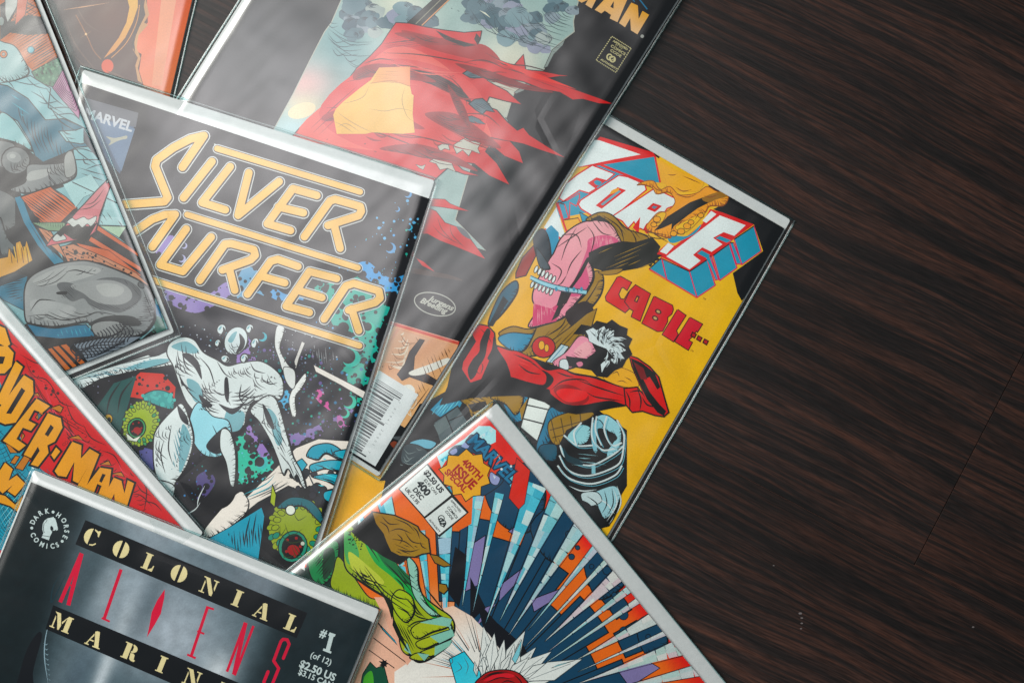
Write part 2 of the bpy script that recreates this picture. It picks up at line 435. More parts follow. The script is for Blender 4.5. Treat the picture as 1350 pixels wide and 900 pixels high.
        for j in range(ny + 1):
            for i in range(nx + 1):
                a, b = i / nx, j / ny
                a = 0.5 - 0.5 * math.cos(math.pi * a) if False else a
                x = tl[0] + (tr[0] - tl[0]) * a + (bl[0] - tl[0]) * b; y = tl[1] + (tr[1] - tl[1]) * a + (bl[1] - tl[1]) * b
                vs.append(s.l(x, y, hh(x, y, a, b)))
        fs = [((j + 1) * (nx + 1) + i, (j + 1) * (nx + 1) + i + 1, j * (nx + 1) + i + 1, j * (nx + 1) + i) for j in range(ny) for i in range(nx)]
        bag = mesh_obj('plastic_bag', vs, fs, BAG, s.root, smooth=True)
        # welded rim round the bag, slightly uneven
        q = s.bag; vs = []; fs = []; rr = 0.00038; seg = 8; cnt = 0
        for e in range(4):
            a, b = q[e], q[(e + 1) % 4]; n = 60
            for i in range(n):
                t = i / n; x = a[0] + (b[0] - a[0]) * t; y = a[1] + (b[1] - a[1]) * t
                d = Vector((b[0] - a[0], b[1] - a[1])).normalized(); nn = Vector((-d.y, d.x))
                w = 0.8 * noise.noise(Vector((x * .012, y * .012, seed + 20)))
                for k in range(seg):
                    th = 2 * math.pi * k / seg
                    vs.append(s.l(x + nn.x * (w + math.cos(th) * rr / S * 1.5), y + nn.y * (w + math.cos(th) * rr / S * 1.5), 0.0006 + math.sin(th) * rr))
                cnt += 1
        for i in range(cnt):
            for k in range(seg):
                j = (i + 1) % cnt; fs.append((i * seg + k, i * seg + (k + 1) % seg, j * seg + (k + 1) % seg, j * seg + k))
        mesh_obj('welded_seam', vs, fs, SEAM, bag, smooth=True)
def mixh(a, b, t):
    t = max(0, min(1, t)); A = [int(a[i:i + 2], 16) for i in (0, 2, 4)]; B = [int(b[i:i + 2], 16) for i in (0, 2, 4)]
    return tuple(A[i] + (B[i] - A[i]) * t for i in range(3))
def mix3(a, b, t): t = max(0, min(1, t)); return tuple(a[i] + (b[i] - a[i]) * t for i in range(3))
def rgb(h): return tuple(int(h[i:i + 2], 16) for i in (0, 2, 4))
def gau(x, y, cx, cy, rx, ry=None, rot=0):
    ry = ry or rx; dx, dy = x - cx, y - cy; c, s_ = math.cos(rot), math.sin(rot)
    return math.exp(-(((dx * c + dy * s_) / rx) ** 2 + ((-dx * s_ + dy * c) / ry) ** 2))
# ------------------------------------------------------------------ the floor: dark laminate planks
def mat_wood():
    m, nt, out = newmat('dark_laminate')
    tc = N(nt, 'ShaderNodeTexCoord'); oi = N(nt, 'ShaderNodeObjectInfo')
    off = N(nt, 'ShaderNodeVectorMath', _operation='SCALE'); off.inputs['Scale'].default_value = 7.0
    cmb = N(nt, 'ShaderNodeCombineXYZ'); L(nt, oi.outputs['Random'], cmb.inputs[0]); L(nt, oi.outputs['Random'], cmb.inputs[1]); L(nt, cmb.outputs[0], off.inputs[0])
    add = N(nt, 'ShaderNodeVectorMath', _operation='ADD'); L(nt, tc.outputs['Object'], add.inputs[0]); L(nt, off.outputs[0], add.inputs[1])
    # slow sideways drift so that the grain wanders
    mpw = N(nt, 'ShaderNodeMapping'); mpw.inputs['Scale'].default_value = (5, 14, 1); L(nt, add.outputs[0], mpw.inputs[0])
    wn = N(nt, 'ShaderNodeTexNoise', Scale=1.0, Detail=2.0); L(nt, mpw.outputs[0], wn.inputs['Vector'])
    ws = N(nt, 'ShaderNodeMath', _operation='MULTIPLY_ADD'); ws.inputs[1].default_value = 0.020; ws.inputs[2].default_value = -0.010; L(nt, wn.outputs['Fac'], ws.inputs[0])
    cw = N(nt, 'ShaderNodeCombineXYZ'); L(nt, ws.outputs[0], cw.inputs[1])
    ad2 = N(nt, 'ShaderNodeVectorMath', _operation='ADD'); L(nt, add.outputs[0], ad2.inputs[0]); L(nt, cw.outputs[0], ad2.inputs[1])
    def streak(sx, sy, det, dist=0.0):
        mp = N(nt, 'ShaderNodeMapping'); mp.inputs['Scale'].default_value = (sx, sy, 1); L(nt, ad2.outputs[0], mp.inputs[0])
        n = N(nt, 'ShaderNodeTexNoise', Scale=1.0, Detail=det, Roughness=0.6, Distortion=dist); L(nt, mp.outputs[0], n.inputs['Vector']); return n
    a = streak(16, 480, 5.0, 0.3); b = streak(5, 130, 4.0, 0.3); c = streak(90, 1500, 3.0)
    big = streak(3, 9, 3.0)
    s1 = N(nt, 'ShaderNodeMath', _operation='MULTIPLY_ADD'); s1.inputs[1].default_value = 0.55; L(nt, a.outputs['Fac'], s1.inputs[0])
    s2 = N(nt, 'ShaderNodeMath', _operation='MULTIPLY'); s2.inputs[1].default_value = 0.45; L(nt, b.outputs['Fac'], s2.inputs[0]); L(nt, s2.outputs[0], s1.inputs[2])
    cr = N(nt, 'ShaderNodeValToRGB'); e = cr.color_ramp.elements
    e[0].position = 0.35; e[0].color = (0.0065, 0.0062, 0.0064, 1); e[1].position = 0.70; e[1].color = (0.092, 0.036, 0.023, 1)
    q = cr.color_ramp.elements.new(0.475); q.color = (0.0165, 0.0115, 0.0108, 1)
    q = cr.color_ramp.elements.new(0.55); q.color = (0.044, 0.021, 0.0160, 1)
    L(nt, s1.outputs[0], cr.inputs[0])
    mr = N(nt, 'ShaderNodeMapRange'); mr.inputs['From Min'].default_value = 0.35; mr.inputs['From Max'].default_value = 0.62; mr.inputs['To Min'].default_value = 0.45; mr.inputs['To Max'].default_value = 1.1
    L(nt, c.outputs['Fac'], mr.inputs[0])
    mb = N(nt, 'ShaderNodeMapRange'); mb.inputs['From Min'].default_value = 0.3; mb.inputs['From Max'].default_value = 0.7; mb.inputs['To Min'].default_value = 0.55; mb.inputs['To Max'].default_value = 1.35
    L(nt, big.outputs['Fac'], mb.inputs[0])
    pr = N(nt, 'ShaderNodeMath', _operation='MULTIPLY'); L(nt, mr.outputs[0], pr.inputs[0]); L(nt, mb.outputs[0], pr.inputs[1])
    sc = N(nt, 'ShaderNodeVectorMath', _operation='SCALE'); L(nt, cr.outputs[0], sc.inputs[0]); L(nt, pr.outputs[0], sc.inputs['Scale'])
    p = N(nt, 'ShaderNodeBsdfPrincipled', Roughness=0.42); p.inputs['Specular IOR Level'].default_value = 0.4
    L(nt, sc.outputs[0], p.inputs['Base Color'])
    rr = N(nt, 'ShaderNodeMapRange'); rr.inputs['To Min'].default_value = 0.5; rr.inputs['To Max'].default_value = 0.34; L(nt, a.outputs['Fac'], rr.inputs[0]); L(nt, rr.outputs[0], p.inputs['Roughness'])
    bp = N(nt, 'ShaderNodeBump', Strength=0.35, Distance=0.0006); L(nt, s1.outputs[0], bp.inputs['Height'])
    bp2 = N(nt, 'ShaderNodeBump', Strength=0.25, Distance=0.0003); L(nt, c.outputs['Fac'], bp2.inputs['Height']); L(nt, bp.outputs[0], bp2.inputs['Normal']); L(nt, bp2.outputs[0], p.inputs['Normal'])
    L(nt, p.outputs[0], out.inputs[0]); return m
WOOD = mat_wood()
m_, nt_, out_ = newmat('brown_joint_gap'); b_ = N(nt_, 'ShaderNodeBsdfPrincipled', Roughness=0.8); b_.inputs['Base Color'].default_value = (0.045, 0.02, 0.015, 1); L(nt_, b_.outputs[0], out_.inputs[0]); GAP = m_  # the reddish-brown colour of the plank joints themselves
FA = -math.atan2(75, 145)                     # plank direction in world
floor = mesh_obj('floor', [(-1.6, -1.6, -0.0009), (1.6, -1.6, -0.0009), (1.6, 1.6, -0.0009), (-1.6, 1.6, -0.0009)], [(0, 1, 2, 3)], GAP)
floor['kind'] = 'structure'
J = P2W(1205, 745, 0)                         # where two joints meet
def plank(x0, x1, y0, y1):
    g = 0.00018; x0 += g; x1 -= g; y0 += g; y1 -= g; b = 0.00008
    cx, cy = (x0 + x1) / 2, (y0 + y1) / 2; hx, hy = (x1 - x0) / 2, (y1 - y0) / 2
    V = []
    for zz, d in ((-0.00085, 0), (-0.0005, 0), (-0.00012, b * .6), (0, b * 1.6)):
        V += [(sx * (hx - d), sy * (hy - d), zz) for sx, sy in ((-1, -1), (1, -1), (1, 1), (-1, 1))]
    Fc = [(3, 2, 1, 0)] + [(k * 4 + i, k * 4 + (i + 1) % 4, k * 4 + 4 + (i + 1) % 4, k * 4 + 4 + i) for k in range(3) for i in range(4)] + [(12, 13, 14, 15)]
    o = mesh_obj('plank', V, Fc, WOOD, floor)
    ca, sa = math.cos(FA), math.sin(FA)
    o.location = (J.x + cx * ca - cy * sa, J.y + cx * sa + cy * ca, 0); o.rotation_euler = (0, 0, FA)
PW = 0.282
for r, (y0, y1, xs) in enumerate([(-3 * PW, -2 * PW, (-1.3, -.2, 1.0)), (-2 * PW, -PW, (-1.2, .42, 1.2)), (-PW, 0, (-1.0, -.35, 0.85)), (0, PW, (-1.25, 0.0, 1.1)), (PW, 2 * PW, (-1.2, -.6, .7)), (2 * PW, 3 * PW, (-1.0, .1, 1.0))]):
    for i in range(2): plank(xs[i], xs[i + 1], y0, y1)
# a row of pale scuffs in the finish
vs, fs = [], []
for i, (px, py, w) in enumerate([(1055, 808, 3.2), (1057, 814, 2.4), (1057, 821, 2.2), (1056, 828, 2.0), (1020, 745, 1.6), (1283, 826, 2.2)]):
    b0 = len(vs)
    for k in range(6): t = k * math.pi / 3; vs.append(P2W(px + math.cos(t) * w * .8, py + math.sin(t) * w * .45, 0.00006))
    fs.append(tuple(b0 + k for k in reversed(range(6))))
m_, nt_, out_ = newmat('scuffed_finish'); b_ = N(nt_, 'ShaderNodeBsdfPrincipled', Roughness=0.7); b_.inputs['Base Color'].default_value = (0.16, 0.14, 0.14, 1); L(nt_, b_.outputs[0], out_.inputs[0])
sf = mesh_obj('scuff_marks', vs, fs, m_, floor)
GR = 'bagged comic books spread over the dark floor'
D2 = math.radians
# =========================================================== yellow cover with red lettering (lies on the floor)
K = '12191B'
c = Comic('bagged comic with bright yellow cover and blue block title, furthest right on the floor', GR,
          ((616, 44), (1048, 291), 733), ((619, 47), (1042.5, 290), 727), ((611, 57), (1034, 301), 706), 0.0)
c.make_cover(lambda x, y: mix3(rgb('EFB52B'), rgb('F0C23C'), (x - 600) / 400), 14)
fr()
c.poly(K, '770,150 803,163 870,207 866,213 800,200 760,200')
fr(840, 220, 5)
c.poly(K, '465,110 600,185 905,362 985,400 760,790 690,885 660,830 630,700 830,555 770,380 500,280 560,250 500,200')
fr(600, 0, 3)
fr(700, 180, 6.43)
RD = 'C8232B'; BL = '008BA6'; WH = 'D9E3E3'
c.poly(BL, '380,380 520,230 1029,165 1060,170 1095,390 950,385 700,600 200,700 215,560')
c.poly('F2B52C', '1095,385 1060,170 1420,420 1340,470 1250,470')
c.poly(RD, '585,2 1035,135 1060,172 590,245 400,262 470,120')
c.poly(WH, '577,32 930,153 700,195 420,255 380,255 540,30')
c.poly(BL, '608,240 1045,172 1092,388 955,383')
c.line(RD, 3.2, '590,240 960,388'); c.line(RD, 2.4, '1050,165 1095,390')
# letters of the slanted title
fr(700, 180, 6.43)
Fp = '520,250 700,320 640,370 555,347 482,395 545,440 490,474 410,450 275,542 245,520 300,405 400,325'
Op = '745,335 820,348 960,408 972,450 705,670 640,665 520,665 430,610 408,575 425,545 700,365'
for p in (Fp, Op): c.line(RD, 3.6, p + ' ' + p.split()[0])
c.poly(RD, '500,395 555,345 640,372 545,442'); c.poly(BL, '535,380 565,372 600,390 575,415 545,405', sm=True)
c.poly(BL, '250,560 300,545 410,480 412,520 385,590 330,560 325,700 290,695', ink=1.4, inkc=RD)
c.poly(BL, '230,560 285,575 320,690 275,705', ink=1.4, inkc=RD)
c.poly('F4B928', '275,710 400,690 430,745 300,800', ink=1.2, inkc='B23A20')
c.poly(BL, '410,640 500,690 440,740', ink=1)
for p in (Fp, Op): c.poly(WH, p)
c.poly(RD, '735,430 806,456 600,612 548,585'); c.poly('6B98A8', '745,455 765,465 610,585 590,575'); c.poly('F0A92E', '690,455 745,438 735,465 670,490', sm=True)
c.poly(WH, '110,770 215,600 285,820 255,865'); c.line(RD, 2.6, '215,560 305,815'); c.line(RD, 2.4, '115,785 280,880')
fr(840, 220, 5)
Rp = '-155,325 110,150 130,152 262,218 250,250 195,270 175,300 110,330 85,360 60,375 40,410 0,395 -20,355 -60,400 -95,355'
c.line(RD, 3.4, Rp + ' -155,325'); c.poly(WH, Rp); c.poly(RD, '62,277 105,238 165,258 118,298'); c.poly('5D7F95', '95,268 108,256 135,262 115,278')
c.poly(RD, '-30,400 20,330 10,440'); c.poly(RD, '40,410 90,370 150,420 60,440')
c.poly(RD, '480,278 560,300 770,380 640,472 590,520 480,600 350,690 150,590 120,570 205,500 250,520 430,375')
c.poly(BL, '220,450 330,455 420,380 380,440 250,500 205,485', sm=True)
c.poly(WH, '430,355 488,290 522,312 455,370'); c.poly(WH, '150,558 205,500 242,522 192,576')
Ep = '545,320 715,385 640,455 570,430 500,468 562,510 490,560 430,530 368,580 418,618 345,675 192,590'
c.poly(WH, Ep)
c.poly(BL, '515,470 545,455 620,485 590,500'); c.poly(BL, '395,570 425,550 480,580 455,600')
for p in ('165,606 345,690 395,860 195,742', '345,690 462,612 515,780 395,860', '80,672 160,600 192,738', '500,585 607,508 658,665 545,748', '640,478 770,390 818,555 690,645', '460,590 490,590 535,742 515,745', '610,500 635,500 690,640 655,640'):
    c.poly(BL, p, ink=1.5, inkc='C62F55')
c.poly(BL, '430,552 478,590 530,745 520,740 455,600'); c.line('C62F55', 1.2, '478,590 540,745')
c.line('CE5C3A', 1.0, '80,680 395,865'); c.text('7A4A20', 'TM', 430, 868, c.ang, 2.4)
c.build('title_lettering')
# burst of orange licks round a dark blade
fr(840, 220, 5)
c.poly('E29A26', '0,120 50,95 110,95 150,150 215,130 270,180 330,185 400,170 460,130 520,160 600,190 570,255 480,260 450,300 400,330 330,400 300,440 230,440 215,470 110,440 60,400 90,350 140,300 200,290 250,230 210,170 130,180 100,140 40,120', sm=True, ink=1.1, inkc='8A4D16')
c.poly('EDB236', '180,10 250,20 410,70 440,110 400,160 330,160 280,120 200,100', sm=True)
c.poly('F0C040', '120,330 160,300 190,310 160,370 120,390', sm=True, ink=.8, inkc='8A4D16'); c.poly('F0C040', '250,400 330,350 440,300 420,340 320,430', sm=True, ink=.6, inkc='8A4D16')
c.poly('171A17', '115,420 200,330 350,235 430,205 500,180 470,235 400,270 330,320 240,390 225,420 230,372 170,400', ink=.8)
c.poly('8C6423', '430,205 560,160 600,190 520,215 470,235', sm=True)
c.lines('7A4516', 1.2, '250,180 330,200 390,180|300,60 360,85 420,110|250,130 300,160 360,150|200,50 230,55 260,50|300,420 330,380 360,360|380,350 400,320 440,300|100,340 130,370 170,360|440,190 480,200 540,180|270,390 290,360 320,350|90,110 130,150 180,160')
for x, y, r in ((330, 390, 5), (290, 425, 5), (355, 365, 4), (130, 345, 5), (240, 440, 4.5), (420, 320, 4), (110, 380, 4)): c.disc('E9A52B', x, y, r, r * .8, ink=.8)
c.lines('52390F', 1.3, '20,400 80,430 200,450|40,440 120,470 210,470|90,410 110,440 210,500|60,420 90,470 130,520')
c.build('flame_artwork')
# red block name
fr(780, 350, 6.92)
DK = '3A1410'; RR = 'C4202A'
for p in ('235,108 265,102 360,155 322,222 290,196 270,200 243,262 262,305 297,312 345,235 400,180 532,258 440,503 365,465 383,412 345,388 305,426 135,320 128,285',
          '570,283 735,365 742,400 728,440 690,470 690,510 645,595 600,598 462,525',
          '785,403 857,455 770,592 785,628 745,690 648,628', '897,475 1007,535 965,602 955,592 920,640 880,682 915,702 880,767 762,692'):
    c.line(DK, 2.4, p + ' ' + p.split()[0]); c.poly((RR, 'C02038', (200, 200), (1000, 600)), p)
c.line(DK, 1.3, '345,235 300,330 345,388')
c.poly('4A1B14', '412,270 440,283 415,340 385,325'); c.poly('E0A030', '415,288 425,292 408,325 400,320')
for x, y in ((608, 420), (580, 480)): c.disc('4A1B14', x, y, 4.6, 3.2, rot=.5); c.disc('B99E6C', x, y, 2.6, 1.6, rot=.5)
for x, y in ((930, 630), (982, 662), (1040, 692)):
    c.poly(DK, f'{x-12},{y-30} {x+32},{y-5} {x+10},{y+38} {x-32},{y+12}'); c.poly('A8222A', f'{x-6},{y-16} {x+18},{y-2} {x+6},{y+22} {x-18},{y+8}')
c.text('7A4A20', 'TM', 895, 775, c.ang, 2.6)
c.build('name_lettering')
# pink and ochre abstract form
fr(560, 230, 3)
c.poly('0A86A8', '455,240 500,200 530,230 530,300 490,340 440,300'); c.poly('26323A', '430,250 465,215 490,250 500,330 480,370 445,330', sm=True, ink=1.2)
c.poly('8A2A22', '360,390 385,330 430,280 440,320 400,400 360,410', ink=1.4); c.poly('2C5B70', '300,470 360,420 365,470 300,560 250,590', sm=True, ink=1.6)
c.poly('1C2226', '250,600 310,480 330,500 270,600')
OC = '93721F'
c.poly(OC, '670,385 705,400 700,470 650,540 590,600 600,640 500,700 400,720 375,690 300,640 300,620 350,600 420,610 520,570 640,470', sm=True, ink=1.5)
c.poly('1E7FA0', '290,650 340,625 420,630 440,610 400,690 350,700', sm=True, ink=1.3)
c.poly(('DDA0A6', 'D9849A', (640, 200), (450, 600)), '510,310 540,250 600,200 660,182 745,190 775,255 770,275 700,290 660,330 670,400 650,450 600,510 560,560 490,590 410,602 440,540 425,490 440,430 490,340', sm=True, ink=1.8)
c.poly('C7587C', '650,255 720,240 765,265 690,300 640,350 650,430 610,480 560,470 600,400 640,300', sm=True)
c.poly('C0406A', '430,510 500,530 540,500 520,580 425,600')
c.hatch('E0A6AC', '650,240 740,240 760,280 650,320', 1.6, 1.6, .8, .8); c.hatch('DDA0A8', '430,500 520,500 520,590 430,600', 1.55, 1.7, .8, .9)
c.poly('1A1718', '660,320 620,400 560,480 530,560 500,580 540,490 590,420 640,330'); c.poly('1A1718', '540,460 580,470 560,510 520,520')
c.lines('2A1A1E', 1.5, '520,290 580,250 640,210|660,180 700,230 740,240|600,210 560,280 540,340|500,350 540,380 520,430|640,200 670,250 650,330|620,300 580,350 560,400|560,400 540,430 520,440|540,240 600,240 620,290|585,440 560,500 520,560')
c.poly(OC, '640,175 690,150 740,160 800,215 860,235 890,260 860,300 790,285 770,250 740,200 690,180 650,185', sm=True, ink=1.6)
c.poly('161A18', '655,178 690,162 735,188 690,186')
c.poly('1B1D14', '650,310 700,285 780,265 830,270 900,250 930,285 900,350 840,370 780,380 720,385 670,370 650,350', ink=1)
c.spiky('1B1D14', 870, 320, 22, .75, 16, ry=16)
c.poly(OC, '690,385 780,372 760,392 710,396', sm=True, ink=.8)
c.hatch('A58228', '660,290 930,260 900,370 670,380', -.4, 4.2, 1.0, .8, keep=.7); c.hatch('3A2E10', '650,170 740,160 860,235 850,290 760,250', .9, 4.4, 1.1, .7)
c.hatch('3A2E10', '690,400 700,470 560,640 400,720 380,690 620,520', -.85, 5, 1.2, .6, keep=.8)
c.poly('23180C', '560,540 640,500 670,560 610,600 570,590', sm=True)
c.lines('221A0C', 1.6, '690,420 640,500 560,580|640,560 600,580 570,640|480,640 540,600 560,560|700,160 770,210 790,280|820,230 835,260 830,290')
# pellets on a band
for i in range(6): c.disc('D3DCDA', 440 + i * 14, 375 + i * 8, 2.1, 5.0, rot=.4, ink=1.0)
for i in range(6): c.disc('C9D4D2', 425 + i * 15, 435 + i * 6, 2.1, 4.6, rot=.4, ink=1.0)
c.line('8FC2D0', 5.2, '418,405 470,430 540,450 640,465', sm=True); c.lines('1E4A58', 1.2, '418,400 470,422 540,442 640,458|418,415 470,440 545,462 635,474|560,445 570,455 566,465|600,452 606,460 603,468', taper=0)
for x in (520, 560, 590, 620): c.disc('3F8AA5', x, 453, 1.8, 3)
c.poly('3A4A52', '440,290 480,340 495,375 455,365', sm=True, ink=1.2)
c.build('pink_form_artwork')
# lower picture: teal, ochre, steel
fr(500, 500, 3)
c.poly('12191B', '60,250 130,120 330,10 560,30 760,100 850,110 980,200 980,420 860,620 760,700 300,500 0,500')
c.poly('0E86A6', '200,120 300,20 345,60 320,110 240,150', ink=1); c.hatch('64C4D4', '200,140 290,40 330,80 250,150', -.9, 3.4, 1.5, .5); c.hatch('0C3A48', '200,140 290,40 330,80 250,150', -.95, 5, 1.1, .5)
c.poly(OC, '320,70 440,55 455,80 440,130 370,150 350,110', sm=True, ink=1.6); c.poly('1A1A12', '350,100 420,85 430,110 370,130'); c.hatch('2A210C', '320,60 450,60 440,150 350,150', .5, 5, 1.2)
c.poly('4C5A5E', '215,170 310,105 350,165 300,230 240,250', ink=1.8); c.line(K, 1.6, '262,138 300,230'); c.line(K, 1.3, '225,185 330,140')
c.poly('5C6A6C', '215,180 262,145 280,185 235,220')
c.poly('12191B', '0,400 110,250 200,260 190,330 60,400'); c.poly('6AA9BE', '120,250 170,235 225,250 200,275 150,262', sm=True, ink=1)
c.poly('39454A', '100,260 160,262 200,300 170,330 90,330', sm=True, ink=1); c.hatch('7E8C8C', '90,270 170,270 200,330 80,340', .3, 5, .9, .6, curve=.15)
fr(600, 400, 3)
c.poly('0E7DA0', '190,360 300,350 290,440 235,470 200,420', sm=True, ink=1.3); c.hatch('0A3644', '190,360 300,350 290,450 230,470', .9, 4.5, 1.3)
c.poly(OC, '140,370 250,350 270,390 240,440 200,400', sm=True, ink=1.3); c.poly(OC, '255,420 290,370 300,380 265,470')
c.poly('D5DCD8', '292,368 380,396 355,460 325,545 258,490', sm=False, ink=2.0)
c.line(K, 1.7, '280,400 372,420'); c.line(K, 1.9, '270,455 352,476'); c.line('8A9494', 1, '340,545 376,400')
c.poly('10708F', '380,410 470,420 420,470 380,540 340,600 320,570 350,480', sm=True, ink=1.2); c.hatch('081F28', '380,410 470,420 380,560 330,590', 1.2, 4, 1.5)
c.poly(OC, '370,470 450,430 545,430 540,480 480,540 390,555', sm=True, ink=1.2)
for i in range(4): c.line('4A3A12', 1.2, f'{380+i*38},{460-i*8} {400+i*34},{545-i*10}')
c.line('4A3A12', 1.2, '375,500 540,455'); c.line('4A3A12', 1.2, '385,530 500,500')
c.poly('0F4F63', '340,560 400,560 400,620 360,620 330,600', sm=True, ink=1.2)
c.poly('10171A', '410,560 420,610 440,700 520,790 570,890 610,880 650,800 665,700 645,640 668,600 665,510 640,460 600,440 550,440 500,470 440,500')
c.poly('8DBFC6', '445,520 490,480 535,490 530,540 500,560 455,550', sm=True, ink=1.4)
c.poly('8FC0CA', '560,450 600,440 650,480 660,540 640,590 600,610 610,560 640,530 600,500', sm=True, ink=1.4)
c.poly('79AEBC', '540,480 570,460 590,500 560,590 540,560', sm=True, ink=1.2)
c.poly('0F1619', '560,500 600,500 630,540 590,590 565,590', sm=True)
SL = 'C3CFD0'
for p in ('415,560 440,610 530,640 620,600 668,560', '412,600 450,660 530,680 640,640 664,590', '405,640 450,690 540,712 630,680 660,640', '545,450 540,520 560,560 590,580 640,570', '600,445 590,500 620,560 660,550', '430,520 480,560 545,560', '640,460 668,520 662,600', '560,445 555,500 580,560', '500,470 470,510 480,560'):
    c.line(SL, 2.2, p, sm=True); c.line('5F9EAE', .9, ' '.join(f'{float(q.split(",")[0])+7},{float(q.split(",")[1])+9}' for q in p.split()), sm=True)
c.poly('7FB6C2', '540,640 555,640 555,672 540,672'); c.poly('18343C', '430,570 450,600 500,620 500,640 440,620', sm=True)
c.hatch('86B2BA', '430,580 640,600 640,650 440,650', .1, 6, 1.0, .6)
c.poly('93BCC4', '500,770 560,740 630,720 655,760 630,820 590,850 560,800', sm=True, ink=1.3); c.poly('B3C4C6', '500,750 560,745 580,780 540,800 510,790', sm=True, ink=1)
c.poly('12191B', '480,780 530,790 580,860 570,900 520,850', sm=True)
c.lines('C3CFD0', 1.6, '640,720 655,790 610,870|625,730 640,790 600,860|560,770 600,790 630,830|450,720 500,740 560,735', taper=1)
c.lines(K, 1.5, '590,740 600,790 580,830|620,730 625,790 600,840|520,760 560,790 570,830|650,800 620,860 600,880')
c.build('steel_form_artwork')
# long red swoosh with a black underside, white-tipped burst above
fr(600, 400, 3)
c.poly('EFB430', '590,260 640,250 700,270 722,300 720,332 650,325 590,300', sm=True, ink=.9, inkc='7A5210'); c.lines('6A4A10', 1.2, '620,280 640,270 650,290|670,290 690,300 700,310|640,310 660,305 680,315')
c.poly(OC, '350,170 460,90 520,40 560,20 540,90 470,160 420,210 380,220', ink=1.2); c.hatch('3A2E10', '360,170 540,40 540,90 400,210', -.8, 4.5, 1.0)
c.disc('B5282A', 350, 172, 15.5, 14, ink=1.4)
for x, y, a, b in ((342, 165, 4, 6), (362, 176, 3, 5)): c.disc('F0B42C', x, y, a, b, ink=.7)
c.poly('B7CCD2', '360,230 420,160 450,170 400,240', ink=1.2); c.line('5A8FA8', 1.2, '375,232 430,168')
c.poly('D98DA0', '440,190 490,130 530,140 560,180 520,230 440,260 385,235', sm=True, ink=1.2); c.poly('E3A7AE', '470,190 520,150 540,190 500,215', sm=True)
c.hatch('8A2F4A', '430,200 500,180 520,240 400,250', .5, 4, 1.0)
sp = [(470, 120), (500, 85), (540, 92), (560, 70), (600, 80), (620, 66), (650, 88), (680, 100), (676, 125), (698, 140), (684, 170), (698, 200), (676, 220), (660, 250), (630, 262), (600, 290), (560, 285), (540, 262), (450, 245), (440, 210), (520, 220), (560, 190), (540, 150), (510, 120)]
c.poly('13181A', sp, ink=1.5)
c.poly('C9D6D8', '515,108 545,95 560,105 590,88 600,108 630,105 628,130 655,140 650,165 678,185 655,195 672,220 645,215 632,240 615,225 590,255 580,275 575,240 620,200 600,180 560,165 530,150 525,125', ink=.7)
c.hatch('20282A', '520,100 620,100 670,200 620,240 540,150', .75, 4.0, 1.7, .8, keep=.85); c.spiky('13181A', 600, 205, 14, .6, 11, ry=10)
for k in range(110):
    a = R.uniform(-2.6, 1.5); r0 = R.uniform(3, 19); r1 = r0 + R.uniform(5, 12); x0, y0 = pts([(598, 170)])[0]
    c._stroke(c.colfn(R.choice(['C9D6D8', '13181A', '13181A', 'AEBCC0'])), R.uniform(1.0, 2.0), [(x0 + r0 * math.cos(a), y0 + r0 * math.sin(a)), (x0 + (r0 + r1) / 2 * math.cos(a + .12), y0 + (r0 + r1) / 2 * math.sin(a + .12)), (x0 + r1 * math.cos(a + .3), y0 + r1 * math.sin(a + .3))], 1)
c.hatch('C9D6D8', '460,120 690,120 690,230 600,280', .9, 9, 1.5, .9, keep=.6); c.poly('C97A92', '480,235 500,230 505,243 490,250', sm=True)
c.poly('C9D6D8', '415,225 440,220 450,245 445,262 415,255', sm=True, ink=1)
RE = 'C3171E'
c.poly('10161A', '-30,330 0,200 60,130 120,140 165,165 215,180 290,210 380,240 470,275 560,290 680,340 700,400 620,412 560,425 480,436 410,425 340,380 250,362 150,365 60,372 -60,400', ink=1)
c.poly(RE, '165,172 215,185 250,190 310,220 360,262 420,258 470,280 540,292 640,325 690,345 682,400 620,385 560,392 520,400 480,402 430,395 380,360 370,340 330,335 260,320 225,300 215,270 200,230', sm=True, ink=1)
c.poly('12161A', '215,290 290,310 350,320 360,285 340,262 370,275 390,300 370,330 330,345 260,335', sm=True)
c.poly('8E1218', '390,345 420,320 480,330 530,370 500,400 440,395', sm=True); c.poly('D5222A', '400,350 440,335 520,350 510,380 440,388', sm=True)
c.lines('14100F', 2.0, '230,200 290,225 340,262|380,340 430,305 500,300 540,320|480,300 560,330 670,365|520,350 560,370 660,385|250,240 290,270 340,280|400,270 440,285 470,290')
c.hatch('E24A44', '230,200 330,240 340,262 250,250', .35, 5, 1.0, .5)
c.poly(RE, '60,110 95,82 130,88 155,115 160,165 135,230 105,300 60,315 25,260 30,230 80,150', ink=1.6)
c.poly('14100F', '60,300 50,260 70,220 95,190 100,150 125,100 140,110 128,160 118,210 95,250 80,285', sm=True); c.poly('14100F', '128,215 145,180 152,130 158,165 140,220', sm=True)
c.lines('14100F', 1.2, '100,100 130,130 145,160|60,290 80,270 100,280|100,230 110,250 100,280')
c.poly(RE, '668,335 720,330 745,360 700,250 688,205 720,215 770,250 805,290 830,380 845,430 825,447 790,442 740,425 700,430 675,400', ink=1.8)
c.poly('14100F', '695,215 740,235 790,275 812,330 800,340 770,290 745,300 770,350 810,400 835,425 825,445 800,430 760,380 735,330 705,255'); c.poly('6E1A20', '705,230 745,255 760,300 735,300')
c.lines('14100F', 2.0, '675,345 690,380 690,425|720,335 735,380 730,425|740,370 760,400 800,410|690,350 730,345 750,370')
c.build('red_swoosh_artwork')
c.make_bag(amp=0.00022, seed=3.1)

